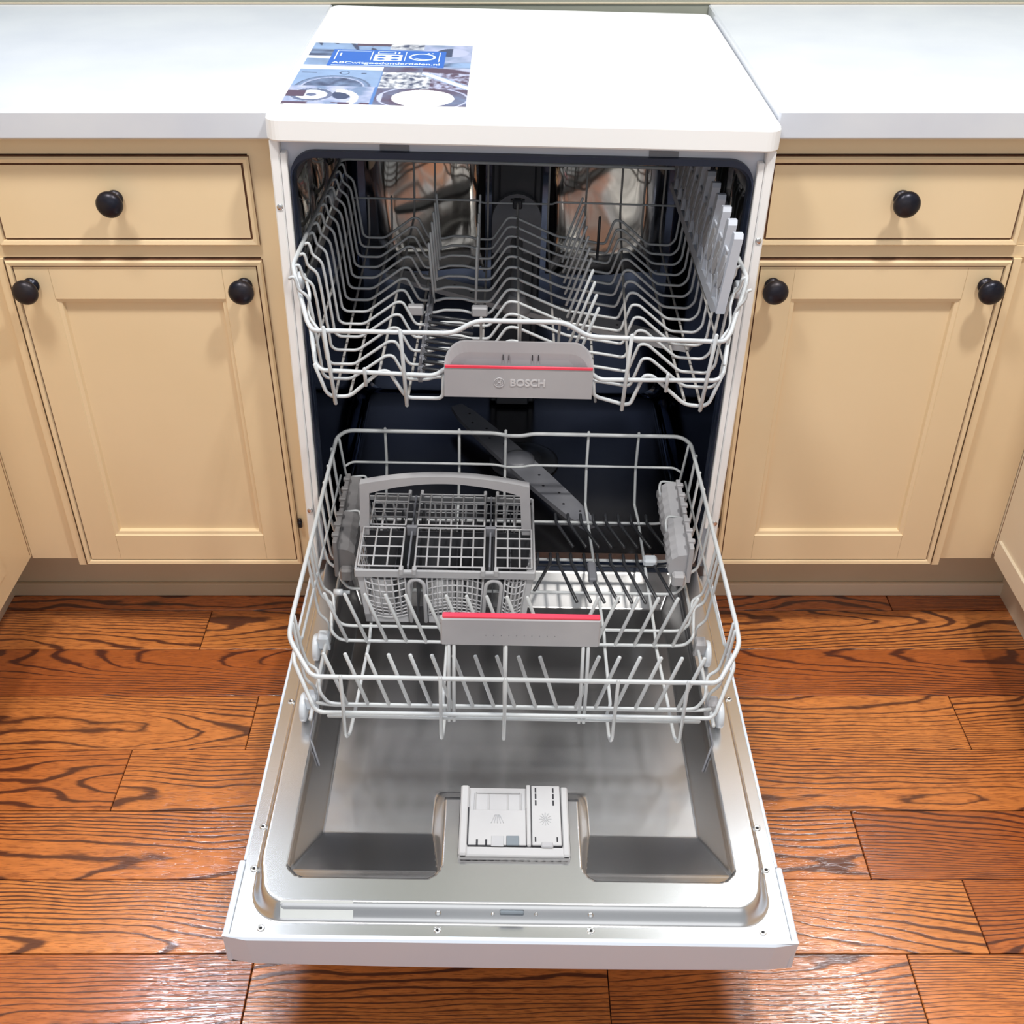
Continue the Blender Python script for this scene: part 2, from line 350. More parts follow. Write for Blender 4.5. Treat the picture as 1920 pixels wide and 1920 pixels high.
Y_DOOR = 0.056
def drawer_front(parent, x0, x1, z0, z1):
    f = Y_DOOR; mb = MB()
    ring_panel(mb, x0, x1, z0, z1, [(0, 0.064, 1), (0.0015, 0.064, 1), (0.0015, f - .001, 0), (0.004, f - .004, 0), (0.0085, f - .003, 0), (0.0092, f + .002, 1), (0.0112, f + .002, 1), (0.0118, f - .001, 0)])
    d = mb.build('drawer', [CREAM, GLAZE], parent)
    return d
def door_front(parent, x0, x1, z0, z1, s=0.056):
    f = Y_DOOR; mb = MB()
    ring_panel(mb, x0, x1, z0, z1, [(0, 0.064, 1), (0.0016, 0.064, 1), (0.0018, f - .001, 0), (0.004, f - .0045, 0), (0.0085, f - .0035, 0), (0.0092, f + .001, 1), (0.0103, f + .001, 1), (0.0108, f - .001, 0),
                                    (s, f - .001, 0), (s + .001, f + .001, 0), (s + .006, f + .002, 0), (s + .0075, f + .008, 0)])
    # fine joint lines between rails and stiles
    d = mb.build('door', [CREAM, GLAZE], parent)
    for zz0, zz1 in ((z0 + .012, z0 + s), (z1 - s, z1 - .012)):
        for xx in (x0 + s, x1 - s):
            jl = MB(); jl.box(xx - .0003, xx + .0003, f - .0011, f - .0005, zz0, zz1); jl.build('frame_joint', SEAM, d)
    return d
def base_cabinet(name, xi, xo, side, label, group='cream base cabinets beside the dishwasher'):
    """xi: edge beside the dishwasher, xo: corner of the room side run"""
    s = side; X = lambda a, b: (min(a, b), max(a, b))
    t = thing(name, ((xi + xo) / 2, 0.34, 0), label, 'cabinet', group)
    x0, x1 = X(s * .3205 if s > 0 else xo, xo if s > 0 else s * .3175)
    m = MB()
    # carcass with a face frame lying behind the fronts
    m.box(*X(s * .3205, xo), 0.075, 0.60, 0.1492, 0.812)
    m.build('carcass', CREAM, t)
    ff = MB(); a, b = X(s * .318, s * .6555); z = (0.1495, 0.6515, 0.668, 0.786)
    fy0, fy1 = 0.060, 0.0749
    ff.box(x0, x1, fy0, fy1, z[3] + .0005, 0.8125)        # top rail
    ff.box(x0, x1, fy0, fy1, z[1] + .0005, z[2] - .0005)  # middle rail
    ff.box(a if s < 0 else x0, b if s > 0 else x1, fy0 + .0001, fy1, 0.1485, z[0] - .0005)
    if s < 0:
        ff.box(b + .0005, x1, fy0, fy1, z[0], z[1]); ff.box(b + .0005, x1, fy0, fy1, z[2], z[3])
        ff.box(x0, a - .0005, fy0 + .004, fy1, 0.155, z[1]); ff.box(x0, a - .0005, fy0 + .004, fy1, z[2], z[3])
        ff.box(a - .011, a - .0005, fy0 - .004, fy0 + .004, 0.1485, z[1])
    else:
        ff.box(x0, a - .0005, fy0, fy1, z[0], z[1]); ff.box(x0, a - .0005, fy0, fy1, z[2], z[3])
        ff.box(b + .0005, x1, fy0 + .004, fy1, 0.155, z[1]); ff.box(b + .0005, x1, fy0 + .004, fy1, z[2], z[3])
        ff.box(b + .0005, b + .011, fy0 - .004, fy0 + .004, 0.1485, z[1])
    ff.build('face_frame', CREAM, t)
    # scribed filler that follows the lean of the machine
    e = [(s * .3215, .1485), (s * .2992 + .1485 * .0224 + s * .0012, .1485), (s * .2992 + .8125 * .0224 + s * .0012, .8125), (s * .3215, .8125)]
    fl2 = MB(); fl2.prism(e if s < 0 else e[::-1], lambda x, z: (x, .0598, z), lambda x, z: (x, .0740, z)); fl2.build('filler_strip', CREAM, t)
    gp = MB(); gp.box(a - .003, b + .003, fy1 - .004, fy1 + .001, z[0] - .001, z[1] + .001); gp.build('frame_backing', GLAZE, t)
    dr = drawer_front(t, a, b, z[2], z[3]); knob(dr, s * .4925, 0.7335)
    do = door_front(t, a, b, z[0], z[1]); knob(do, s * .346, 0.6165); knob(do, s * .6255, 0.6165)
    hg = MB(); hx = s * .3155
    hg.lathe([(.0032, 0), (.0032, .011)], (hx, 0.0545, 0.2225), (0, 0, 1), 10)
    hg.lathe([(.0022, 0), (.0032, .003), (.0, .0045)], (hx, 0.0545, 0.2335), (0, 0, 1), 10)
    hg.build('hinge', KNOB, do)
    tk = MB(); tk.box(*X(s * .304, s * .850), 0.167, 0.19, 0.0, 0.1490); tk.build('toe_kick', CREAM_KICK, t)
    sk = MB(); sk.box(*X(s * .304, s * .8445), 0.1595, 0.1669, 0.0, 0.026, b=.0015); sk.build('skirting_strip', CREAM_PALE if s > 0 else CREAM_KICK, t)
    return t
base_cabinet('base_cabinet', -0.303, -0.7405, -1, 'cream base cabinet with drawer and panelled door left of the dishwasher')
base_cabinet('base_cabinet', 0.303, 0.749, 1, 'cream base cabinet with drawer and panelled door right of the dishwasher')

def side_run(s, x, label, pm):
    t = thing('side_cabinet', (s * (abs(x) + .3), -0.4, 0), label, 'cabinet', 'side cabinets at the picture edges')
    X = lambda a, b: (min(a, b), max(a, b))
    m = MB(); m.box(*X(x, s * 1.35), -1.2, 0.0745, 0.160 if s < 0 else .166, 0.812); m.build('side_panel', pm, t)
    p = MB(); a = x - s * .0035
    y0, y1, z0, z1 = -0.60, -0.028, 0.196, 0.66
    p.box(*X(x - s * .0005, a), y0, y1, z0, z1, b=.001); 
    if s < 0: p.build('door', pm, t)
    g = MB(); g.box(*X(x - s * .0002, x + s * .0008), 0.0585, 0.0600, 0.165, 0.80); g.build('corner_seam', GLAZE, t)
    if s < 0:
        q = MB(); q.box(*X(x - s * .0012, x + s * .0008), y0 - .001, y1 + .001, z0 - .001, z1 + .001); q.build('door_gap', GLAZE, t)
    k = MB(); kx = s * (.843 if s < 0 else .836)
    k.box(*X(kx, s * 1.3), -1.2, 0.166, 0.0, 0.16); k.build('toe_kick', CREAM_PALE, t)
    if s > 0:
        r = MB(); r.box(*X(x - s * .004, x + s * .01), -1.2, 0.05, 0.166, 0.20, b=.001); r.build('bottom_rail', CREAM_PALE, t)
    return t
side_run(-1, -0.7415, 'cream side cabinet running towards the viewer at the left edge', CREAM)
side_run(1, 0.7500, 'pale cream side cabinet running towards the viewer at the right edge', CREAM_PALE)

def countertop(s, label):
    X = lambda a, b: (min(a, b), max(a, b))
    m = MB(); m.box(*X(-.2835 if s < 0 else .3205, s * 1.45), 0.030, 0.6225, 0.8130, 0.8465, b=.0022)
    m.box(*X(s * .712, s * 1.45), -1.20, 0.0325, 0.8130, 0.84645, b=.0022)      # return over the side run
    return tag(m.build('countertop', QUARTZ), label, 'countertop', 'white countertops')
countertop(-1, 'white quartz countertop over the left base cabinet')
countertop(1, 'white quartz countertop over the right base cabinet')
tr = MB().box(-1.6, 1.6, 0.6200, 0.6229, 0.8468, 0.849, b=.0004).build('trim_1', CREAM_KICK); tag(tr, kind='structure')

# ================================================================= DISHWASHER
dw = thing('dishwasher', (0, 0.28, 0.008), 'white freestanding dishwasher with its door folded open, between the cabinets', 'dishwasher', lean=True)
# --- outer housing
m = MB()
for s in (-1, 1):
    x0, x1 = (-.2985, -.2875) if s < 0 else (.2875, .2985)
    m.box(x0, x1, 0.0, 0.565, 0.014, 0.816, b=.0015)
m.box(-.2985, .2985, 0.555, 0.566, 0.014, 0.816)
m.box(-.287, .287, 0.05, 0.56, 0.808, 0.816)
m.box(-.287, .287, 0.06, 0.075, 0.03, 0.175)
m.build('housing', WHITE, dw)
# frame around the mouth
def arch(x, zb, zt, r, n=8):
    pts = [(-x, zb)]
    pts += [(-x + r - r * math.cos(a), zt - r + r * math.sin(a)) for a in [i * .5 * PI / n for i in range(n + 1)]]
    pts += [(x - r + r * math.sin(a), zt - r + r * math.cos(a)) for a in [i * .5 * PI / n for i in range(n + 1)]]
    pts += [(x, zb)]
    return pts
def arch_band(mb, o, i, y0, y1, mi=0):
    """band between two arches, with front face at y0 and sides back to y1"""
    k = len(o); vs = [(x, y0, z) for x, z in o] + [(x, y0, z) for x, z in i] + [(x, y1, z) for x, z in o] + [(x, y1, z) for x, z in i]
    fs = []
    for j in range(k - 1):
        fs += [(j, j + 1, k + j + 1, k + j), (k + j, k + j + 1, 3 * k + j + 1, 3 * k + j), (j, 2 * k + j, 2 * k + j + 1, j + 1), (2*k+j, 3*k+j, 3*k+j+1, 2*k+j+1)]
    mb.add(vs, fs, mi)
outer = arch(.2872, .185, .8095, .0008); inner = arch(.2775, .185, .8015, .030)
m = MB(); arch_band(m, outer, inner, 0.014, 0.020); m.build('front_frame', FRAME, dw)
m = MB(); m.box(-.170, -.135, .0125, .0138, .8020, .8085); m.box(.150, .185, .0125, .0138, .8020, .8085); m.build('frame_slot', PLASTIC_MID, dw)
for s in (-1, 1):
    m = MB(); m.box(*sorted((s * .2872, s * .2795)), 0.002, 0.013, 0.263, 0.80, b=.001); m.build('edge_flange', WHITE, dw)
for sx, zz in ((-.2925, .735), (-.2925, .285), (.2925, .705), (.2925, .275)):
    mm_ = MB(); mm_.lathe([(.004, 0), (.0038, .001), (.002, .0012)], (sx, -0.0003, zz), (0, -1, 0), 12); mm_.build('frame_screw', SCREW, dw)
# gasket
g0 = arch(.2775, .19, .8015, .030); g1 = arch(.2765, .19, .7940, .028); g2 = arch(.2755, .19, .789, .028)
m = MB(); arch_band(m, g0, g1, 0.006, 0.030); arch_band(m, g1, g2, 0.020, 0.036)
m.box(-.262, .262, -0.012, 0.012, 0.183, 0.197, b=.003)
m.build('door_gasket', RUBBER, dw)
# tub: lofted rounded section, open at the front
def tub_sec(y, ins=0.0, n=6):
    x = .2835 - ins; zb = .2 + ins * .3; zt = .790 - ins
    return [(px, y, pz) for px, pz in rrect_full(-x, x, zb, zt, .030, n)]
def rrect_full(x0, x1, z0, z1, r, n=6):
    out = []
    for (cx, cz, a0) in ((x0 + r, z0 + r, PI), (x1 - r, z0 + r, 1.5 * PI), (x1 - r, z1 - r, 0), (x0 + r, z1 - r, .5 * PI)):
        for k in range(n + 1):
            a = a0 + .5 * PI * k / n; out.append((cx + r * math.cos(a), cz + r * math.sin(a)))
    return out
ys = [0.022, 0.05, 0.12, 0.20, 0.28, 0.36, 0.44, 0.475]
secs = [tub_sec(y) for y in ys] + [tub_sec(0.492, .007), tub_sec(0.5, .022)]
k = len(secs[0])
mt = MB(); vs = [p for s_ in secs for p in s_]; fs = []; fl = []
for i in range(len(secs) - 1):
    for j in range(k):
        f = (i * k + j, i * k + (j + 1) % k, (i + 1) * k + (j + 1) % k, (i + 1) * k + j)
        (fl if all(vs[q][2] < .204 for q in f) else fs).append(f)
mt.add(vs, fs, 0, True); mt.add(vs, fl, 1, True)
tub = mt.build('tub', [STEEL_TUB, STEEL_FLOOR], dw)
m = MB(); m.add(secs[-1], [tuple(range(k))], 0); m.build('back_wall', STEEL_TUB, dw)
# embossed pillow panels pressed into the back wall
def pillow(mb, x0, x1, z0, z1, y, h, n=14, r=.03):
    vs = []; fs = []
    for i in range(n + 1):
        for j in range(n + 1):
            u, v = i / n, j / n; x = x0 + (x1 - x0) * u; z = z0 + (z1 - z0) * v
            e = min(u, 1 - u) * (x1 - x0) / r; f = min(v, 1 - v) * (z1 - z0) / r
            t = min(1, e) ** .5 * min(1, f) ** .5
            vs.append((x, y - h * math.sin(t * PI / 2) - .003 * math.sin(6 * u + 4 * v), z))
    for i in range(n):
        for j in range(n): a = i * (n + 1) + j; fs.append((a, a + n + 1, a + n + 2, a + 1))
    mb.add(vs, fs, 0, True)
for (x0, x1, z0, z1) in ((-.250, -.052, .440, .765), (.052, .250, .440, .765)):
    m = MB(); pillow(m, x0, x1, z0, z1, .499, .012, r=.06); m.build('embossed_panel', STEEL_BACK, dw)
# pressed ribs on side walls
for s in (-1, 1):
    for (y0, y1) in ((.06, .16), (.20, .30), (.34, .44)):
        m = MB(); n = 8; vs = []; fs = []
        for i in range(n + 1):
            for j in range(n + 1):
                u, v = i / n, j / n; t = math.sin(PI * u) ** .6 * math.sin(PI * v) ** .4
                vs.append((s * (.2833 - .007 * t), y0 + (y1 - y0) * u, .62 + .12 * v))
        for i in range(n):
            for j in range(n): a = i * (n + 1) + j; fs.append((a, a + 1, a + n + 2, a + n + 1))
        m.add(vs, fs, 0, True); m.build('side_embossing', STEEL_BACK, dw)
    # telescopic rail for the upper rack and corner bar
    m = MB(); m.box(*sorted((s * .2825, s * .2770)), 0.03, 0.46, .600, .622, b=.002); m.build('rack_rail', SCREW, dw)
    m = MB(); m.tube([(s * .2605, .03, .2085), (s * .2610, .47, .2085)], .0055, 8); m.build('floor_bar', STEEL_TUB, dw)
    m = MB(); m.tube([(s * .2800, .030, .22), (s * .2800, .030, .70)], .0035, 8); m.build('side_strip', PLASTIC_MID, dw)
# water feed duct on the back wall
m = MB(); m.box(-.041, .041, .462, .497, .205, .77, b=.004); m.box(-.030, .030, .452, .463, .205, .74, b=.003)
duct = m.build('water_duct', PLASTIC_DARK, dw)
m = MB(); pts = [(-.040, .50)] + [(.040 * -math.cos(a), .555 + .045 * math.sin(a)) for a in [i * PI / 12 for i in range(13)]] + [(.040, .50)]
m.prism(pts, lambda x, z: (x, .451, z), lambda x, z: (x, .440, z)); m.build('duct_cover', PLASTIC_MID, dw)
# filter and lower spray arm
m = MB(); m.lathe([(.058, .2005), (.058, .2045), (.052, .2065), (.030, .2065), (.028, .215), (.0, .216)], (.02, .27, 0), n=28); m.build('filter_cup', PLASTIC_DARK, dw)
def arm(name, ax, ay, bx, by, z, wd, t=.008):
    a = Vector((ax, ay, 0)); b = Vector((bx, by, 0)); d = (b - a).normalized(); nn = Vector((-d.y, d.x, 0)); L_ = (b - a).length
    outl = []
    K = 12
    for i in range(K + 1):
        u = i / K; ww = wd * (.62 + .38 * math.sin(PI * u) ** .8) * (1 if 0 < i < K else .7); outl.append(a + d * L_ * u + nn * ww / 2)
    for i in range(K, -1, -1):
        u = i / K; ww = wd * (.62 + .38 * math.sin(PI * u) ** .8) * (1 if 0 < i < K else .7); outl.append(a + d * L_ * u - nn * ww / 2)
    mb = MB(); mb.prism([(p.x, p.y) for p in outl], lambda x, y: (x, y, z), lambda x, y: (x, y, z + t))
    for i in range(1, 6):
        for e in (.09, .91 - 0):
            u = e + (.07 * (i - 1) if e < .5 else -.07 * (i - 1)); p = a + d * L_ * u + nn * wd * .12 * (1 if i % 2 else -1)
            mb.lathe([(.0022, z + t), (.0022, z + t + .0004)], (p.x, p.y, 0), n=8, mi=1)
    return mb, (a + b) / 2
mb, c = arm('a', -.098, .395, .118, .045, .228, .046); mb.lathe([(.026, .217), (.026, .240), (.018, .243), (.006, .246)], (c.x, c.y, 0), n=20)
mb.build('lower_spray_arm', [PLASTIC_MID, HOLE], dw)
# --- worktop
m = MB()
def worktop(mb, x0, x1, y0, y1, z0, z1, r, e):
    n = 6; lay = []
    for (ins, z) in ((e * .35, z0), (0, z0 + e * .5), (0, z1 - e * 1.2), (e * .25, z1 - e * .5), (e, z1), (.0115, z1), (.0125, z1 - .0012), (.0150, z1 - .0012), (.016, z1)):
        rr = max(r - ins, .003); L_ = []
        for (cx, cy, a0) in ((x0 + r, y0 + r, PI), (x1 - r, y0 + r, 1.5 * PI), (x1 - r, y1 - r, 0), (x0 + r, y1 - r, .5 * PI)):
            for q in range(n + 1):
                a = a0 + .5 * PI * q / n; L_.append((cx + (r - ins) * math.cos(a), cy + (r - ins) * math.sin(a), z))
        lay.append(L_)
    k_ = len(lay[0]); vs = [p for l in lay for p in l]
    for i in range(len(lay) - 1):
        mb.add(lay[i] + lay[i + 1], [(j, (j + 1) % k_, k_ + (j + 1) % k_, k_ + j) for j in range(k_)], 0, i in (0, 2, 3))
    mb.add(lay[0], [tuple(range(k_))[::-1]]); mb.add(lay[-1], [tuple(range(k_))])
worktop(m, -.3005, .3005, -.0105, .590, .8165, .8455, .017, .004)
m.build('worktop', WHITE, dw)
# --- door
door = MB()
# pressed steel inner panel as a relief surface
ZF, ZR, ZP = .180, .198, .156
def sstep(t): t = max(0, min(1, t)); return t * t * (3 - 2 * t)
def smax(a, b, k=.10):
    t = max(k - abs(a - b), 0) / k; return max(a, b) + (t * t * k * .25 if min(a, b) > 0 else 0)
def rr_sdf(x, y, hx, y0, y1, r):
    cy = (y0 + y1) / 2; hy = (y1 - y0) / 2; qx = abs(x) - hx + r; qy = abs(y - cy) - hy + r
    return math.hypot(max(qx, 0), max(qy, 0)) + min(max(qx, qy), 0) - r
def relief(x, y):
    d = rr_sdf(x, y, .281, -.606, .03, .040)
    rise = sstep(-d / (.007 + .009 * sstep((-.53 - y) / .05)))
    z = ZF + (ZR - ZF) * rise
    d2 = rr_sdf(x, y, .2455, -.561, -.006, .022)
    if d2 < .002:
        # pocket left and right of the raised centre platform
        r_ = .022; qx = abs(abs(x) - .162) - .0835 + r_; qy = -y - .561 + r_
        dp = math.hypot(max(qx, 0), max(qy, 0)) + min(max(qx, qy), 0) - r_
        rp = max(0, min(1, (-.400 - y) / .050))
        pk = max(0, min(1, 1 + dp / .013)) * rp if y < -.40 else 0
        side = 1 - (-rr_sdf(x, y, .2455, -2, 2, .01)) / .024
        fr = 1 - (y + .561) / .098
        bk = 1 - (-.006 - y) / .050
        h = max(0, pk, smax(max(side, 0), max(fr, bk, 0))); h = min(1, h)
        h = h if h < .86 else .86 + .14 * sstep((h - .86) / .28)
        h = min(h, 1) if d2 < 0 else 1
        floor_ = ZP - .006 * sstep((-.1 - y) / .35)
        z = floor_ + (ZR - floor_) * h
        if d2 > -.001 or (pk >= 1 and dp > .001): z = ZR
    return z
xs = []; x = -.2895
NX, NY = 340, 360
gx = [-.2955 + .591 * i / NX for i in range(NX + 1)]; gy = [-.6230 + (.6230 - .004) * j / NY for j in range(NY + 1)]
vs = [(x, y, relief(x, y)) for y in gy for x in gx]; fs = []
for j in range(NY):
    for i in range(NX): a = j * (NX + 1) + i; fs.append((a, a + 1, a + NX + 2, a + NX + 1))
door.add(vs, fs, 0, True)
dpan = door.build('door', STEEL, dw)
m = MB()
# outer white skin of the door, one tray with raised lip
def tray(mb, hx, y0, y1, z0, z1, lip, t):
    mb.box(-hx, -hx + t, y0, y1, z0, lip, b=.0010); mb.box(hx - t, hx, y0, y1, z0, lip, b=.0010)
    mb.box(-hx + t, hx - t, y0, y1, z0, z0 + .004)
tray(m, .2985, -.527, -.012, .1365, .179, .1815, .0032)
m.build('outer_skin', WHITE_DOOR, dpan)
m = MB()
# control fascia with slightly bowed lower edge
hx = .3020; n = 24; vs = []; fs = []
secs_ = []
for i in range(n + 1):
    u = -1 + 2 * i / n; x = hx * u; bow = .004 * (1 - u * u)
    e = .004 * max(0, (abs(u) - .985) / .015)
    cutx = .006 * max(0, (abs(u) - .9) / .1) ** 3
    secs_.append([(x, -.6265 + e * .3, .1840), (x, -.6285 + e, .1815), (x * (1 - .010), -.6265 + e, .1390 - bow), (x * (1 - .012), -.6225, .1360 - bow), (x * .99, -.6225, .1365), (x, -.6225, .1840)])
q = len(secs_[0]); vs = [p for s_ in secs_ for p in s_]
for i in range(n):
    for j in range(q - 0):
        j2 = (j + 1) % q
        fs.append((i * q + j, i * q + j2, (i + 1) * q + j2, (i + 1) * q + j))
fs += [tuple(range(q))[::-1], tuple(n * q + j for j in range(q))]
m.add(vs, fs, 0, False)
for s in (-1, 1): m.box(*sorted((s * .2956, s * .3020)), -.6240, -.5290, .1375, .1840, b=.0014)
m.build('control_fascia', WHITE_DOOR, dpan)
# screws on flange and riser
for (x, y, z) in ((-.264, -.6125, ZF), (-.078, -.6120, ZF), (.084, -.6105, ZF), (.267, -.6095, ZF), (-.2848, -.538, ZF), (-.2852, -.480, ZF), (-.2855, -.279, ZF), (.2848, -.530, ZF), (.2852, -.472, ZF), (.2855, -.262, ZF)):
    m = MB(); m.lathe([(.0042, 0), (.0040, .0010), (.0030, .0013), (.0016, .0007), (.0, .0006)], (x, y, z), (0, 0, 1), 16)
    m.lathe([(.0013, 0), (.0013, .0003)], (x, y, z + .0009), (0, 0, 1), 8, mi=1)
    m.build('screw', [SCREW, HOLE], dpan)
nrm = Vector((0, -.70, .71)).normalized()
for (x, rr_) in ((-.078, .003), (.084, .003), (-.020, .0018), (.026, .0018)):
    m = MB(); m.lathe([(rr_, 0), (rr_, .0008), (rr_ * .5, .0012)], (x, -.5985, .1895), nrm, 12); m.build('screw', SCREW, dpan)
m = MB(); m.box(-.0125, .0130, -.6005, -.5965, .1895, .1945, b=.001); m.build('latch_opening', LATCH, dpan)
m = MB(); U = Vector((0, .66, .75)); 
def onriser(x, t): return (x, -.6012 + .0092 * t * 1.0, .1850 + .0125 * t)
m.add([onriser(-.245, -.15), onriser(-.168, -.15), onriser(-.168, 1.1), onriser(-.245, 1.1)], [(0, 1, 2, 3)]); m.build('sticker', STICKER, dpan)
# wire door springs at the rim corners
for s in (-1, 1):
    m = MB(); m.tube([(s * .2475, -.300, .2000), (s * .2470, -.362, .2000), (s * .2430, -.369, .197), (s * .234, -.385, .178)], .0013, 6, rf=.003); m.build('spring_clip', PLASTIC_MID, dpan)
# --- detergent dispenser set into the door
zt = .2060
def blk(nm, parts, m_, parent):
    q_ = MB()
    for p in parts: q_.box(*p[:6], b=p[6] if len(p) > 6 else .0006)
    return q_.build(nm, m_, parent)
dsp = MB()
dsp.prism(rrect_full(-.0600, .0655, -.5385, -.4380, .006, 4), lambda x, y: (x, y, .1935), lambda x, y: (x, y, .1965))
# U-shaped surround: left cheek, middle cheek, right cheek, front bar, floor
dsp.box(-.0590, .0645, -.5360, -.4375, .1978, .2020)
dsp.box(-.0590, -.0495, -.5360, -.4375, .2015, zt + .0022, b=.0018)
dsp.box(.0165, .0215, -.5230, -.4365, .2015, zt + .0022, b=.0010)
dsp.box(.0560, .0645, -.5360, -.4375, .2015, zt + .0010, b=.0018)
dsp.box(-.0580, .0640, -.5360, -.5235, .2015, zt, b=.0012)
disp = dsp.build('detergent_dispenser', DISP, dw); disp['label'] = 'light grey detergent dispenser with two lids on the inner door'
m = MB(); m.prism(rrect_full(-.0600, .0655, -.5375, -.4385, .006, 4), lambda x, y: (x, y, .1963), lambda x, y: (x, y, .1980)); m.build('seal', HOLE, disp)
# powder cup with ribs behind the sliding lid
m = MB(); m.box(-.0435, -.0415, -.474, -.4455, .1990, .2042, b=.0008); m.box(.0095, .0112, -.474, -.4455, .1990, .2042, b=.0008); m.box(-.0415, .0095, -.4462, -.4440, .1990, .2042, b=.0008)
for x in (-.0275, -.0055): m.box(x, x + .0016, -.474, -.447, .1990, .2034, b=.0006)
m.build('powder_cup', DISP, disp)
m = MB(); m.box(-.0490, .0160, -.5222, -.4730, .2022, .2068, b=.0008)
lid = m.build('sliding_lid', DISP, disp)
m = MB()
for k_ in range(5):
    a = math.radians(-26 + 13 * k_); m.tube([(-.0165 + .006 * math.sin(a), -.4795 - .001, .2070), (-.0165 + .016 * math.sin(a), -.4795 - .0125, .2070)], .00045, 5)
m.build('spray_symbol', PLASTIC_LIGHT, lid)
m = MB(); m.box(-.0400, -.0378, -.5224, -.5150, .2060, .2070); m.box(-.0298, -.0276, -.5224, -.5150, .2060, .2070); m.build('slot', HOLE, lid)
m = MB(); m.box(-.0063, .0078, -.5232, -.5100, .2064, .2082, b=.0006); m.build('release_button', LATCH, lid)
m = MB(); m.box(-.0232, -.0092, -.5245, -.5100, .2064, .2076, b=.0005); m.build('finger_tab', PLASTIC_LIGHT, lid)
m = MB(); m.box(.0222, .0555, -.5222, -.4375, .2022, .2078, b=.0008)
lid2 = m.build('rinse_aid_lid', DISP, disp)
m = MB()
for x in (.0272, .0474):
    for a, b_ in ((-.4480, -.4415), (-.4575, -.4500), (-.4670, -.4595)): m.box(x - .0008, x + .0010, a, b_, .2070, .2081)
for x in (.0262, .0505): m.box(x - .0008, x + .0008, -.5180, -.5115, .2070, .2081)
m.build('slot', HOLE, lid2)
m = MB()
for k_ in range(6):
    a = PI * k_ / 6 + PI / 2; c_, s_ = math.cos(a), math.sin(a); m.tube([(.0378 - .007 * c_, -.4865 - .009 * s_, .2080), (.0378 + .007 * c_, -.4865 + .009 * s_, .2080)], .0004, 5)
m.build('star_symbol', PLASTIC_LIGHT, lid2)
m = MB(); m.box(.0325, .0458, -.5255, -.5185, .2060, .2086, b=.0009); m.build('catch', PLASTIC, lid2)
m = MB(); m.box(-.0502, -.0488, -.5225, -.4700, .2055, .2071); m.box(.0159, .0166, -.5225, -.4700, .2055, .2071); m.box(-.0495, .0160, -.5236, -.5222, .2050, .2063)
m.box(.0216, .0222, -.5225, -.4380, .2055, .2084); m.box(.0556, .0562, -.5225, -.4380, .2050, .2074); m.box(.0220, .0556, -.5234, -.5222, .2050, .2063); m.build('shadow_gap', HOLE, disp)

# ================================================================= UPPER RACK
ur = thing('dish_rack', (0, 0.12, .53), 'grey wire upper rack with a wide plate handle, pulled slightly out', 'rack', lean=True)
R_ = .0020
def wire(nm, pts, par, r=R_, rf=.008, mt_=None, n=7):
    return MB().tube(pts, r, n, rf=rf).build(nm, mt_ or WIRE, par)
def urail_z(y): return .669 + (.37 - y) * .040
# top rail: down both sides, sloping to the raised front bar
sidel = [(-.2715, .375, .669), (-.2720, -.062, .6865), (-.2500, -.118, .6400), (-.2440, -.125, .6345), (-.238, -.127, .634)]
front_top = [(-.078, -.127, .634), (-.052, -.127, .651), (.052, -.127, .651), (.080, -.127, .633), (.236, -.127, .630)]
sider = [(.2420, -.125, .6305), (.2490, -.118, .637), (.2720, -.062, .6825), (.2715, .375, .665)]
bk_ = [(.262, .382, .666), (-.262, .382, .670)]
wire('top_rail', sidel + front_top + sider + bk_ + [(-.2715, .374, .669)], ur, .0029, .012, n=8)
wire('middle_rail', [(-.2520, -.088, .622), (-.2440, -.122, .588), (-.2360, -.129, .583), (-.100, -.130, .579), (-.086, -.128, .590), (.084, -.128, .588), (.096, -.130, .578), (.238, -.130, .580), (.2460, -.124, .585), (.2540, -.088, .620)], ur, .0028, .010, n=8)
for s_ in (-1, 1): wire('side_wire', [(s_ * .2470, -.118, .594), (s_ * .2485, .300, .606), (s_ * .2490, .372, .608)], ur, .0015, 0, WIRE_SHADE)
wire('back_rail', [(-.255, .374, .612), (-.060, .374, .612), (-.055, .392, .602), (.055, .392, .602), (.060, .374, .612), (.255, .374, .610)], ur, .0016, .006)
def cross_z(x):  # height profile of the rack floor
    P_ = [(-.236, .555), (-.210, .555), (-.163, .572), (-.156, .572), (-.137, .555), (-.103, .555), (-.094, .560), (-.067, .560), (-.058, .557), (-.034, .557), (-.016, .577), (-.006, .577), (.058, .552), (.066, .557), (.072, .552), (.143, .536), (.157, .558), (.166, .558), (.207, .538), (.243, .536)]
    for (a, za), (b, zb_) in zip(P_, P_[1:]):
        if a <= x <= b: return za + (zb_ - za) * (x - a) / (b - a)
    return .555
CY = [.358] + [.320 - .038 * i for i in range(12)]
for i, y in enumerate(CY):
    dz = 0
    zt_ = urail_z(y)
    L_ = [(-.2705, y, zt_ - .002), (-.2650, y, zt_ + .001), (-.2625, y, zt_ - .006), (-.2615, y, zt_ - .0150), (-.2500, y, zt_ - .0240), (-.2470, y, zt_ - .045), (-.2400, y, .560 + dz), (-.234, y, .555 + dz)]
    C_ = [(-.206, y, .555), (-.162, y, .588), (-.153, y, .588), (-.137, y, .556), (-.112, y, .556), (-.102, y, .560), (-.075, y, .560), (-.063, y, .556), (-.038, y, .556), (-.015, y, .592), (-.003, y, .592), (.047, y, .570), (.064, y, .563), (.107, y, .557), (.138, y, .552), (.150, y, .591), (.160, y, .591), (.204, y, .554)]
    Rr = [(.239, y, .552), (.2480, y, .562), (.2530, y, zt_ - .045), (.2570, y, zt_ - .026), (.2650, y, zt_ - .018), (.2655, y, zt_ - .006), (.2700, y, zt_ - .004)]
    wire('cross_wire', L_ + C_ + Rr, ur, R_, .006, n=6)
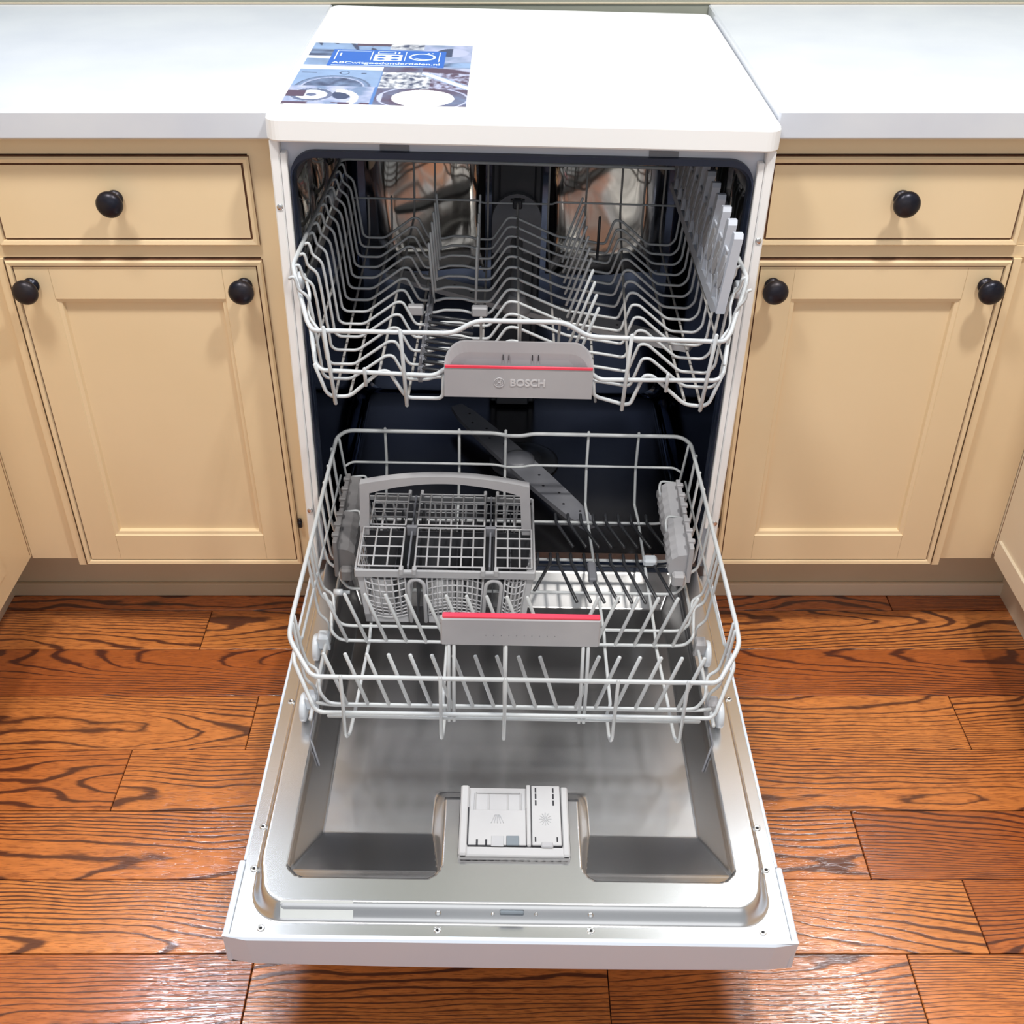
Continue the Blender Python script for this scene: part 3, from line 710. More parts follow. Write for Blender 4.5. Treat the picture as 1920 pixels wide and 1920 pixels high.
# frontmost loop, deeper
y = -.128
wire('front_wire', [(-.2440, y, .590), (-.2330, y, .553), (-.2270, y, .547), (-.205, y, .547), (-.166, y, .583), (-.156, y, .583), (-.136, y, .547), (-.0915, y, .547), (-.0905, y, .580)], ur, .0024, .008, n=8)
wire('front_wire', [(.0900, y, .575), (.0910, y, .557), (.096, y, .553), (.130, y, .543), (.137, y, .545), (.150, y, .584), (.160, y, .584), (.203, y, .545), (.226, y, .543), (.233, y, .548), (.2450, y, .590)], ur, .0024, .008, n=8)
# long wires: up the back, along the floor, up the front
LW = [(-.232, .551, .612, -.2240, 0), (-.196, .559, .612, -.205, 0), (-.160, .590, .672, -.168, 0), (-.128, .553, .672, -.1350, 0), (-.046, .553, .672, -.046, .650), (.0, .594, .602, .000, .650), (.048, .568, .672, .046, .650), (.106, .554, .670, .094, 0), (.160, .589, .668, .132, 0), (.196, .560, .668, .203, 0), (.226, .550, .668, .225, 0)]
for (xb, zf, ztop, xf, zfr) in LW:
    pts = [(xb, .385 if abs(xb) > .02 else .391, ztop), (xb, .380, zf + .012), (xb, .366, zf - .0035)]
    if zfr: pts += [(xf, -.085, zf - .0035), (xf, -.1180, zf + .020), (xf, -.1225, zfr + .003)]
    else: pts += [(xf, -.127, zf - (.011 if abs(xf) > .1 else .008))]
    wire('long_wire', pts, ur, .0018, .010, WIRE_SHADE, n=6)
for x in (-.2295, .2300): wire('front_upright', [(x * .965, -.1325, .539), (x, -.1315, .641)], ur, .0024, 0)
for x in (-.140, .131): wire('front_upright', [(x * .965, -.1325, .538), (x, -.1315, .639)], ur, .0024, 0)
for x in (-.184, .178): wire('front_upright', [(x, -.1290, .563), (x, -.1335, .589)], ur, .0022, 0)
# diagonal braces at the front corners
wire('corner_brace', [(-.262, -.045, .668), (-.2500, -.085, .660), (-.2520, -.100, .640), (-.2380, -.122, .634)], ur, .0020, .008)
wire('corner_brace', [(.262, -.050, .664), (.2505, -.085, .656), (.2520, -.100, .637), (.2380, -.122, .631)], ur, .0020, .008)
# cup tines
for i in range(11):
    y = .320 - .038 * i
    wire('tine', [(.068, y, .553), (.096, y - .003, .640)], ur, .0021 if i > 4 else .0019, 0)
for i in range(6):
    y = .320 - .038 * i
    wire('tine', [(-.1165, y, .553), (-.1225, y, .640)], ur, .0019, 0)
for i in range(6):
    y = .320 - .038 * i
    wire('tine', [(-.0585, y, .553), (-.0570, y, .640 if i < 4 else .636)], ur, .0019, 0)
wire('tine', [(.122, .300, .545), (.122, .300, .618)], ur, .0021, 0, WIRE_DARK)
# folded-down tine row at the front left; its shadow painted in as dark wire
m = MB(); m.box(-.1250, -.1165, -.100, .150, .552, .562, b=.002)
for i in range(9): m.box(-.1235, -.1205, .135 - .030 * i, .143 - .030 * i, .560, .574, b=.001)
comb = m.build('tine_bar', PLASTIC_MID, ur)
for i in range(9):
    y = .060 - .0185 * i
    MB().tube([(-.118, y, .566), (-.060, y - .006, .562)], .0024, 6).build('folded_tine', WIRE_DARK, ur)
for (x, y) in ((-.139, .085), (-.052, .085)):
    m = MB(); m.box(x - .011, x + .011, y - .006, y + .006, .556, .570, b=.002); m.build('tine_clip', PLASTIC, ur)
m = MB(); m.box(-.0075, .0075, .384, .397, .595, .610, b=.002); m.box(-.011, .011, .386, .395, .606, .609); m.build('feed_clip', PLASTIC_DARK, ur)
m = MB(); m.tube([(0, .376, .545), (0, .30, .535), (0, .21, .528)], .010, 10, rf=.02); m.build('feed_pipe', PLASTIC_MID, ur)
mb, c = arm('b', -.200, .340, .246, .105, .500, .044); mb.lathe([(.022, .506), (.022, .516), (.014, .522), (.012, .53)], (.0, .21, 0), n=18)
mb.build('upper_spray_arm', [PLASTIC, HOLE], ur)
# rollers on the rails
for s in (-1, 1):
    for y in (.0, .30):
        m = MB(); m.lathe([(.010, 0), (.0115, .001), (.0115, .006), (.010, .007)], (s * .2720, y, .640), (s, 0, 0), 16); m.build('roller', ROLLER, ur)
# cup shelf folded up along the right side
cs = MB()
def shx(z): return .2320 + (z - .640) * .10
Y0, Y1 = -.098, .372
n = 11; step = (Y1 - Y0) / n
cs.add([(shx(.640), Y0 + .03, .640), (shx(.655), Y0, .655), (shx(.655), Y1, .648), (shx(.640), Y1, .640), (shx(.640) + .004, Y0 + .03, .640), (shx(.655) + .004, Y0, .655), (shx(.655) + .004, Y1, .648), (shx(.640) + .004, Y1, .640)],
       [(0, 1, 2, 3), (7, 6, 5, 4), (0, 4, 5, 1), (1, 5, 6, 2), (2, 6, 7, 3), (3, 7, 4, 0)])
for i in range(3):   # lattice bars along the shelf
    z = .676 + .022 * i; cs.tube([(shx(z) + .002, Y0 + .004, z), (shx(z) + .002, Y1, z - .006)], .0015, 6)
for i in range(n - 1):
    y = Y0 + step * i
    cs.tube([(shx(.656), y + .006, .656), (shx(.700), y + step * 1.4, .700)], .0009, 5)
    cs.tube([(shx(.656), y + step * 1.2, .656), (shx(.722), y + step * .2, .722)], .0009, 5)
shelf = cs.build('cup_shelf', SHELF, ur)
m = MB(); m.prism([(Y0 + .002, .652), (Y1, .652), (Y1, .712), (Y0 + .002, .716)], lambda yy, z: (shx(z) + .0040, yy, z), lambda yy, z: (shx(z) + .0062, yy, z)); m.build('back_panel', PLASTIC, shelf)
for i in range(n):
    y = Y0 + step * i
    m = MB(); z1_ = .738
    a = (shx(.655), y, .655); 
    m.prism([(y, .652), (y + .0080, .652), (y + .0080, .700), (y + .0150, z1_ - .006), (y + .0160, z1_ + .006), (y + .0130, z1_ + .011), (y + .004, z1_ + .012), (y + .0002, z1_ + .007)], lambda yy, z: (shx(z) - .001, yy, z), lambda yy, z: (shx(z) + .0095, yy, z))
    m.build('finger', SHELF, shelf)
    m = MB(); cyy = y + step * .62; 
    m.prism([(cyy + .0130 * math.cos(t), .694 + .021 * math.sin(t)) for t in [2 * PI * q_ / 16 for q_ in range(16)]], lambda yy, z: (shx(z) - .0005, yy, z), lambda yy, z: (shx(z) + .0025, yy, z))
    m.build('pad', PLASTIC, shelf)
# bowl-shaped handle plate
hd = MB(); hy = -.1400
fl_ = [(-.0890, hy), (.0880, hy)]
def arc_(cx, cy, r, a0, a1, n_=6): return [(cx + r * math.cos(a0 + (a1 - a0) * i / n_), cy + r * math.sin(a0 + (a1 - a0) * i / n_)) for i in range(n_ + 1)]
# outline in (x, t): t runs from the front lip (0) to the rear rim (1)
out2 = [(-.0890, 0), (.0880, 0), (.0880, .10)] + [(.0880 - .024 * (1 - math.cos(a)), .10 + .90 * math.sin(a)) for a in [i * .5 * PI / 6 for i in range(1, 7)]] + [(-.0890 + .024 * (1 - math.cos(a)), .10 + .90 * math.sin(a)) for a in [i * .5 * PI / 6 for i in range(6, -1, -1)]]
def rim(x, t, ins=0): return (x * (1 - ins / .09), hy + t * .012 + (ins if t < .05 else -ins * .3 if t > .9 else 0), .5960 + t * .0300)
def scale_in(p, q_): return (p[0] * (1 - q_ / .088), q_ / .03 * .05 + p[1] * (1 - q_ / .03 * .12))
k_ = len(out2)
l0 = [rim(*p) for p in out2]
l1 = [(x * .972, hy + .0012 + t * .0105, .5957 + t * .0288) for x, t in out2]
l2 = [(x * .930, hy + .0016 + t * .0095 + .004 * 0, .5900 + t * .0210) for x, t in out2]
l3 = [(x * .915, hy + .0020 + t * .0095, .5700 + t * .0215) for x, t in out2]
lb = [(x * (1 if t < .5 else .99), hy + t * .010, .5565 if t < .2 else .5590) for x, t in out2]
hd.add(l0 + l1, [(j, (j + 1) % k_, k_ + (j + 1) % k_, k_ + j) for j in range(k_)])
hd.add(l1 + l2, [(j, (j + 1) % k_, k_ + (j + 1) % k_, k_ + j) for j in range(k_)])
hd.add(l2 + l3, [(j, (j + 1) % k_, k_ + (j + 1) % k_, k_ + j) for j in range(k_)])
hd.add(l3, [tuple(range(k_))])
hd.add(lb + l0, [(j, (j + 1) % k_, k_ + (j + 1) % k_, k_ + j) for j in range(k_)]); hd.add(lb, [tuple(range(k_))[::-1]])
hdl = hd.build('handle', PLASTIC, ur)
m = MB(); m.box(-.0882, .0872, hy - .0006, hy + .0014, .5952, .5990, b=.0006); m.build('red_strip', RED, hdl)
MT = lambda x, y, z: Matrix.Translation((x, y, z)) @ Matrix.Rotation(PI / 2, 4, 'X')
text_part('lettering', 'BOSCH', .0128, EMBOSS, hdl, MT(.0105, hy - .0002, .5765), .0004, .00035, sx=1.02)
m = MB(); ec = (-.0235, hy - .0003, .5770)
def ringm(mb, c, r0, r1, t, n_=24):
    vs = [];
    for r in (r0, r1):
        for yy in (c[1] - t, c[1] + t):
            vs += [(c[0] + r * math.cos(2 * PI * i / n_), yy, c[2] + r * math.sin(2 * PI * i / n_)) for i in range(n_)]
    fs = []
    for i in range(n_):
        j = (i + 1) % n_; fs += [(i, j, 2 * n_ + j, 2 * n_ + i), (n_ + i, 3 * n_ + i, 3 * n_ + j, n_ + j), (i, n_ + i, n_ + j, j), (2 * n_ + i, 2 * n_ + j, 3 * n_ + j, 3 * n_ + i)]
    mb.add(vs, fs)
ringm(m, ec, .0058, .0064, .0004); 
for s in (-1, 1):
    pts = [(ec[0] + s * (.0016 + .0026 * math.cos(a)), ec[1], ec[2] + .0036 * math.sin(a)) for a in [-PI / 2 + PI * i / 8 for i in range(9)]]
    m.tube(pts, .0003, 5); m.box(*sorted((ec[0] + s * .0014, ec[0] + s * .0020)), ec[1] - .0003, ec[1] + .0003, ec[2] - .0036, ec[2] + .0036)
m.box(ec[0] - .0016, ec[0] + .0016, ec[1] - .0003, ec[1] + .0003, ec[2] - .0003, ec[2] + .0003)
m.build('emblem', EMBOSS, hdl)
m = MB()
for x in (-.0195, -.0125, .0155, .0225): m.box(x - .0004, x + .0004, hy + .0095, hy + .0106, .6015, .6090)
m.build('slit', HOLE, hdl)

# ================================================================= LOWER RACK
lr = thing('dish_rack', (0, -.14, .20), 'grey wire lower rack rolled out onto the open door', 'rack', lean=True)
def lwire(nm, pts, r=.0022, rf=.008, mt_=None, n=7): return wire(nm, pts, lr, r, rf, mt_, n)
def sz(y): return .340 + (y + .33) * .042           # rail height along the side
lwire('top_rail', [(-.010, .103, .354), (-.028, .103, .358), (-.247, .103, .358), (-.2600, .085, .357), (-.2655, -.300, .3435), (-.2645, -.335, .3400), (-.2370, -.371, .3180), (-.2290, -.375, .3165), (.2330, -.375, .3165), (.2400, -.371, .3180), (.2655, -.335, .3400), (.2660, -.300, .3435), (.2600, .085, .357), (.247, .103, .358), (.028, .103, .358), (.012, .103, .354), (-.010, .103, .354)], .0030, .012, n=8)
lwire('middle_rail', [(-.2600, -.290, .300), (-.2655, -.325, .298), (-.2370, -.367, .2580), (-.2290, -.371, .2550), (.2350, -.371, .2550), (.2420, -.367, .2580), (.2670, -.325, .298), (.2610, -.290, .300)], .0026, .010, n=8)
lwire('middle_rail', [(-.010, .101, .300), (-.028, .101, .304), (-.243, .101, .304), (-.252, .090, .303)], .0020, .010)
lwire('middle_rail', [(.252, .090, .303), (.243, .101, .304), (.028, .101, .304), (.012, .101, .300), (-.012, .101, .300)], .0020, .010)
lwire('bottom_rail', [(-.222, -.362, .2400), (.226, -.362, .2400)], .0024, 0)
lwire('bottom_rail', [(-.240, -.335, .2345), (-.222, -.335, .2315), (.226, -.335, .2315), (.244, -.335, .2345)], .0024, .006)
# long wires: back upright, floor, foot and front upright
for (xb, xf) in ((-.191, -.2020), (-.0815, -.0860), (-.0125, -.0100), (.1105, .1215), (.1850, .2035)):
    w_ = 1 if abs(xf) > .15 else 0
    pts = [(xb, .105, .362), (xb, .104, .300), (xb * 1.01, .090, .242), (xb * 1.01 + (xf - xb) * .15, .055, .2385),
           (xf * (.93 if w_ else 1), -.200, .2360), (xf * (.93 if w_ else 1), -.218, .2300), (xf * (.95 if w_ else 1), -.325, .2290), (xf * .96, -.334, .2210)]
    pts += [(xf * .985, -.352, .2020), (xf, -.3590, .2005), (xf * 1.005, -.3640, .2120), (xf * .995, -.3735, .2600), (xf * .99, -.3790, .3215)]
    lwire('long_wire', pts, .0022, .004, n=7)
# extra uprights carrying the handle
for x in (-.0765, -.0705, -.010, .0800, .0860):
    lwire('handle_wire', [(x, -.347, .345), (x, -.358, .300), (x, -.362, .2345)], .0022, .01)
# side wires that turn into the cross wires of the floor
def side_cross(y, yr, full=True, z=.2375, r=.0022):
    pl = [(-.2635, yr, sz(yr) + .002), (-.2580, yr - .006, .300), (-.2520, yr - .010, .276), (-.2390, yr - .012, .268), (-.2350, y, .252), (-.2260, y, z + .002), (-.215, y, z)]
    pr = [(-x, yy, zz) for x, yy, zz in pl][::-1]
    lwire('cross_wire', pl + pr, r, .006)
side_cross(.048, .052); side_cross(-.044, -.030); side_cross(-.118, -.100); side_cross(-.195, -.155); side_cross(-.224, -.172); side_cross(-.335, -.300, z=.2330)
for yr in (.010, -.065, -.190, -.312):
    for s in (-1, 1): lwire('side_wire', [(s * .2635, yr, sz(yr) + .002), (s * .2580, yr - .006, .292), (s * .2540, yr - .010, .262), (s * .2420, yr - .012, .250), (s * .2420, yr - .012, .2300)], .0020, .006)
for s in (-1, 1):
    lwire('runner_wire', [(s * .2430, .085, .2290), (s * .2450, -.345, .2290), (s * .2440, -.362, .2330)], .0024, .006)
    lwire('runner_wire', [(s * .2560, .070, .300), (s * .2590, -.290, .300)], .0018, 0)
    lwire('back_side_wire', [(s * .2560, .080, .357), (s * .2510, .082, .300), (s * .2420, .080, .245), (s * .2420, .06, .2300)], .0020, .006)
# plate tines
def tine_row(y, z, xs_, dx, h, dy=0, mt_=None, r=.0024, nm='tine'):
    for x in xs_: lwire(nm, [(x, y, z), (x + dx, y + dy, z + h)], r, 0, mt_)
tine_row(-.335, .232, [-.2025 + .0257 * i for i in range(11)], -.0235, .084)
tine_row(-.335, .232, [.0770, .1015, .1260, .1510, .1760, .2030], .0240, .086)
tine_row(-.224, .236, [-.2150 + .0257 * i for i in range(11)] , -.0250, .080)
tine_row(-.224, .236, [.0830, .1080, .1335, .1590, .1840, .2090], .0245, .082)
# dark fold-down rows at the back right
for (y, L_) in ((.050, .066), (-.048, .093)):
    lwire('pivot_wire', [(.028, y - .010, .2390), (.205, y - .010, .2390)], .0017, 0, WIRE_DARK)
    for i in range(8):
        x = .064 + .0188 * i if i < 7 else .200
        lwire('folded_tine', [(x, y + .002, .2500), (x + .001, y - .010, .2430), (x + .024, y - L_, .2400)], .0024, .004, WIRE_DARK)
for x, d in ((.036, -.020), (.054, -.024)): lwire('folded_tine', [(x, -.046, .2500), (x, -.058, .2430), (x + d, -.118, .2400)], .0024, .004, WIRE_DARK)
lwire('fold_lever', [(.205, -.058, .2390), (.225, -.060, .2440), (.234, -.078, .2440), (.232, -.112, .2400)], .0024, .006, WIRE_DARK)
lwire('fold_lever', [(-.205, -.058, .2390), (-.222, -.020, .2700), (-.228, -.078, .2640), (-.228, -.112, .2440)], .0020, .006, WIRE_DARK)
lwire('folded_tine', [(-.180, -.085, .2400), (-.200, -.142, .2400)], .0024, .0, WIRE_DARK)
for x, y in ((.112, -.070),):
    m = MB(); m.box(x - .006, x + .006, y - .030, y + .010, .2390, .2480, b=.002); m.build('tine_lock', PLASTIC_MID, lr)
m = MB(); m.box(.186, .206, -.062, -.046, .2400, .2520, b=.003); m.build('tine_lock', ROLLER, lr)
# ribbed height clips on both sides
def side_clip(s, y0, y1, z0, z1):
    m = MB(); n_ = 9; vs = []; fs = []; K = 7
    for i in range(n_ + 1):
        u = i / n_; y = y0 + (y1 - y0) * u; b_ = .0016 * (1 if i % 2 else 0)
        for j in range(K + 1):
            a = PI * j / K; zz = (z0 + z1) / 2 - (z1 - z0) / 2 * math.cos(a) + (u - .5) * .012
            vs.append((s * (.2400 - (.028 + b_) * math.sin(a) ** .7), y, zz))
    for i in range(n_):
        for j in range(K): a = i * (K + 1) + j; fs.append((a, a + 1, a + K + 2, a + K + 1))
    fs.append(tuple(range(K + 1))); fs.append(tuple(n_ * (K + 1) + j for j in range(K + 1))[::-1]); fs += []
    m.add(vs, fs, 0, False)
    m.box(*sorted((s * .2440, s * .2375)), y0 - .004, y1 + .004, z0 - .006, z1 + .008, b=.001)
    for k__ in range(3): m.box(*sorted((s * .2460, s * .2360)), y0 + (y1 - y0) * (k__ + .3) / 3, y0 + (y1 - y0) * (k__ + .6) / 3, z1 + .006, z1 + .012, b=.001)
    m.box(*sorted((s * .2360, s * .2180)), y0 - .012, y0 + .002, z0 - .008, z0 + .012, b=.003)
    o = m.build('height_clip', PLASTIC_CLIP if s < 0 else PLASTIC, lr)
    lwire('clip_wire', [(s * .236, y1 + .006, z1), (s * .216, y1 + .004, z1 + .004), (s * .212, y1 - .010, z1 + .002), (s * .214, y1 - .016, z1 - .008)], .0018, .006)
for s in (-1, 1):
    side_clip(s, -.030, .045, .268, .310); side_clip(s, -.112, -.040, .262, .308)
    for y in (-.215, -.325):
        m = MB(); m.lathe([(.004, -.002), (.012, 0), (.0175, .001), (.0180, .0025), (.0180, .0065), (.0165, .008), (.007, .009), (.0, .009)], (s * .2540, y, .2165), (s, 0, 0), 24)
        wh = m.build('roller', ROLLER, lr)
        m = MB(); m.box(*sorted((s * .2550, s * .2400)), y - .009, y + .009, .2200, .2400, b=.002); m.lathe([(.0035, 0), (.0035, .012)], (s * .2400, y, .2165), (s, 0, 0), 10); m.build('roller_bracket', ROLLER if s < 0 else PLASTIC, wh)
m = MB(); m.lathe([(.0045, 0), (.0045, .012), (.0025, .0125), (.0025, .022)], (-.2440, -.135, .2450), (1, 0, 0), 12); m.build('axle_peg', ROLLER, lr)
# lower handle
m = MB(); m.box(-.0860, .0985, -.3490, -.3400, .3440, .3860, b=.0022); h2 = m.build('handle', PLASTIC_LIGHT, lr)
m = MB(); m.box(-.0835, .0970, -.3478, -.3402, .3845, .3885, b=.001); m.build('red_strip', RED, h2)
m = MB()
for i in range(10): m.lathe([(.0006, 0), (.0006, .0002)], (-.0335 + .00885 * i, -.3490, .3612), (0, -1, 0), 8)
m.build('dimple', PLASTIC_MID, h2)

# ================================================================= CUTLERY BASKET
cb = thing('cutlery_basket', (-.09, -.10, .2400), 'grey plastic cutlery basket with arched handle standing in the lower rack', 'basket', lean=True)
bx0, bx1, byf, byb, bzb, bzt = -.204, .026, -.182, -.020, .2415, .3245
tx = lambda x, z: -.089 + (x + .089) * (1 - (bzt - z) * 1.05)     # the sides taper downwards
# body: rim, corner posts, bottom, partition walls
m = MB()
m.box(bx0 - .0015, bx1 + .0015, byf - .004, byf, bzt - .012, bzt, b=.001); m.box(bx0, bx1, byb, byb + .0025, bzt - .006, bzt + .002, b=.001)
m.box(bx0 - .0020, bx0 + .0012, byf - .003, byb + .002, bzt - .010, bzt + .001, b=.001); m.box(bx1 - .0012, bx1 + .0020, byf - .003, byb + .002, bzt - .010, bzt + .001, b=.001)
m.build('rim', PLASTIC_LIGHT, cb)
m = MB()
secs3 = [(bx0, -.150), (-.138, -.118) , (-.056, -.036), (.026, .026)]
def fpt(x, z, y=byf): return (tx(x, z), y - (bzt - z) * (.10 if y == byf else 0), z)
for (a, b_) in ((bx0, bx0 + .009), (bx1 - .009, bx1)):
    m.add([fpt(a, bzt), fpt(b_, bzt), fpt(b_, bzb), fpt(a, bzb), fpt(a, bzt, byf + .002), fpt(b_, bzt, byf + .002), fpt(b_, bzb, byf + .002), fpt(a, bzb, byf + .002)],
          [(0, 3, 2, 1), (4, 5, 6, 7), (0, 1, 5, 4), (1, 2, 6, 5), (2, 3, 7, 6), (3, 0, 4, 7)])
arches = ((-.138, -.117), (-.035, -.014))
for (a, b_) in ((bx0, -.142), (-.113, -.039), (-.010, bx1)):
    m.add([fpt(a, bzb + .012), fpt(b_, bzb + .012), fpt(b_, bzb), fpt(a, bzb), fpt(a, bzb + .012, byf + .002), fpt(b_, bzb + .012, byf + .002), fpt(b_, bzb, byf + .002), fpt(a, bzb, byf + .002)],
          [(0, 3, 2, 1), (4, 5, 6, 7), (0, 1, 5, 4), (1, 2, 6, 5), (2, 3, 7, 6), (3, 0, 4, 7)])
    m.box(tx(a, bzb), tx(b_, bzb), byf + .002, byb, bzb, bzb + .0015)
for (a, b_) in arches:   # raised arch frames
    c_ = (a + b_) / 2; r = (b_ - a) / 2
    pts = [fpt(c_ - r, bzb + .002)] + [fpt(c_ - r * math.cos(t), bzt - .0255 + r * math.sin(t)) for t in [PI * i / 8 for i in range(9)]] + [fpt(c_ + r, bzb + .002)]
    pts = [(p[0], p[1] - .001, p[2]) for p in pts]; m.tube(pts, .0028, 6)
m.build('body_frame', PLASTIC_LIGHT, cb)
def panel(nm, xa, xb, nx, zs, y, par, sag=0):
    mb = MB(); h = .0012
    for i in range(nx + 1):
        x = xa + (xb - xa) * i / nx
        mb.tube([fpt(x, zs[0], y), fpt(x, zs[-1], y)], h * 1.3, 4)
    for z in zs:
        mb.tube([fpt(xa + (xb - xa) * i / 6, z + sag * (1 if 0 < 1 else 0) * (1 - (2 * i / 6 - 1) ** 2) * .006, y) for i in range(7)], h, 4)
    return mb.build(nm, PLASTIC_LIGHT, par)
zs = [bzt - .012, bzt - .020, bzt - .030, bzt - .040, bzt - .049, bzt - .055, bzt - .060, bzt - .065, bzt - .070]
panel('front_lattice', bx0 + .009, -.142, 6, zs, byf, cb, -1)
panel('front_lattice', -.113, -.039, 11, zs, byf, cb, 1)
panel('front_lattice', -.010, bx1 - .009, 5, zs, byf, cb, -1)
zb_ = [bzt - .010, bzt - .025, bzt - .040, bzt - .055, bzt - .070]
panel('back_lattice', bx0 + .004, bx1 - .004, 15, zb_, byb, cb)
for x in (bx0, bx1):
    mb = MB()
    for i in range(13):
        y = byf + .004 + (byb - byf - .006) * i / 12; mb.tube([(tx(x, bzt), y, bzt - .006), (tx(x, bzb), y, bzb + .002)], .0012, 4)
    for z in zb_: mb.tube([(tx(x, z), byf, z), (tx(x, z), byb, z)], .0010, 4)
    mb.build('side_lattice', PLASTIC_LIGHT, cb)
# partitions inside, in dark plastic: the basket's inner shade put into the colour
for x in (-.128, -.0245, -.160, -.075, -.052, .0):
    m = MB(); m.box(tx(x, .28) - .0008, tx(x, .28) + .0008, byf + .004, byb - .002, bzb + .001, bzt - (.004 if x in (-.128, -.0245) else .022)); m.build('partition', PLASTIC_DARK, cb)
m = MB(); m.box(bx0 + .004, bx1 - .004, -.1030, -.1005, bzb + .001, bzt + .001); m.build('centre_wall', PLASTIC_DARK, cb)
# arched handle across the middle
m = MB(); hy0, hy1 = -.1060, -.0940
n_ = 16; o_t = []; i_t = []
for i in range(n_ + 1):
    u = -1 + 2 * i / n_; x = -.0925 + .111 * u
    o_t.append((x, .4035 + .0140 * (1 - u * u))); i_t.append((-.0925 + .0990 * u, .3895 + .0170 * (1 - u * u)))
ol = [(-.2065, .322)] + o_t + [(.0235, .326)]; il = [(-.1945, .322)] + i_t + [(.0105, .326)]
q = len(ol)
vs = [(x, hy0, z) for x, z in ol] + [(x, hy0, z) for x, z in il] + [(x, hy1, z) for x, z in ol] + [(x, hy1, z) for x, z in il]; fs = []
for j in range(q - 1): fs += [(j, q + j, q + j + 1, j + 1), (2 * q + j, 2 * q + j + 1, 3 * q + j + 1, 3 * q + j), (j, j + 1, 2 * q + j + 1, 2 * q + j), (q + j, 3 * q + j, 3 * q + j + 1, q + j + 1)]
fs += [(0, 2 * q, 3 * q, q), (q - 1, 2 * q - 1, 4 * q - 1, 3 * q - 1)]
m.add(vs, fs); m.build('handle', PLASTIC, cb)
# lattice lids: three in front, three behind the handle
def lid_grid(xa, xb, nx, ya, yb, ny, za, zb2, inset=0):
    mb = MB(); f = lambda u, v: (xa + (xb - xa) * u + inset * (1 - v) * (0.5 - u) * 2, ya + (yb - ya) * v, za + (zb2 - za) * v)
    for i in range(nx + 1): mb.tube([f(i / nx, 0), f(i / nx, 1)], .0014, 4)
    for j in range(ny + 1): mb.tube([f(0, j / ny), f(1, j / ny)], .0014, 4)
    return mb.build('lid', PLASTIC_LIGHT, cb)
lid_grid(-.201, -.146, 3, -.180, -.1055, 4, .3275, .3345); lid_grid(-.1285, -.0390, 6, -.180, -.1055, 4, .3275, .3345); lid_grid(-.0240, .0230, 3, -.180, -.1055, 4, .3275, .3345)
lid_grid(-.193, -.146, 3, -.0990, -.0240, 4, .3345, .3330); lid_grid(-.1300, -.0400, 6, -.0990, -.0240, 4, .3345, .3330); lid_grid(-.0245, .0125, 3, -.0990, -.0240, 4, .3345, .3330)
for x in (-.137, -.0315):
    m = MB()
    for dx in (-.0085, .0085):
        m.box(x + dx - .0028, x + dx + .0028, byf - .0065, byf + .003, bzt - .006, bzt + .004, b=.001); m.box(x + dx - .0022, x + dx + .0022, byb - .003, byb + .006, bzt + .002, bzt + .010, b=.001)
    m.box(x - .0060, x + .0060, byf - .0055, byf - .003, bzt - .004, bzt - .001)
    m.build('hinge', PLASTIC_LIGHT, cb)
    m = MB(); m.box(x - .0075, x + .0075, -.1050, -.0990, bzt - .004, bzt + .011, b=.001); m.box(x - .0012, x + .0012, byf + .002, byb, bzt - .002, bzt + .004); m.build('divider', PLASTIC_MID, cb)

# ================================================================= LEAFLET ON TOP
lf = thing('leaflet', (-.179, .192, .8456), 'glossy blue printed leaflet lying on the left front of the dishwasher top', 'leaflet', lean=True)
LX, LY, LW_, LH = -.2885, .043, .2195, .2970
def px(u, v, z=.8463): return (LX + LW_ * u, LY + LH * v, z)
m = MB(); m.box(LX - .0015, LX + LW_ + .0030, LY - .0012, LY + LH + .0012, .8456, .84605); m.build('sheet', WHITE, lf)
def lerp(a, b, t): t = max(0, min(1, t)); return tuple(a[i] + (b[i] - a[i]) * t for i in range(3))
def fbm(x, y, s, o=0):
    return pnoise(Vector((x * s, y * s, o))) * .6 + pnoise(Vector((x * s * 2.3, y * s * 2.3, o + 3))) * .3 + pnoise(Vector((x * s * 5, y * s * 5, o + 7))) * .15
BLUE = (.06, .17, .45); PALE = (.24, .36, .58); NAVY = (.025, .04, .11); LAV = (.42, .45, .64); STL = (.15, .22, .37); WHT = (.80, .82, .86); MAR = (.07, .035, .08)
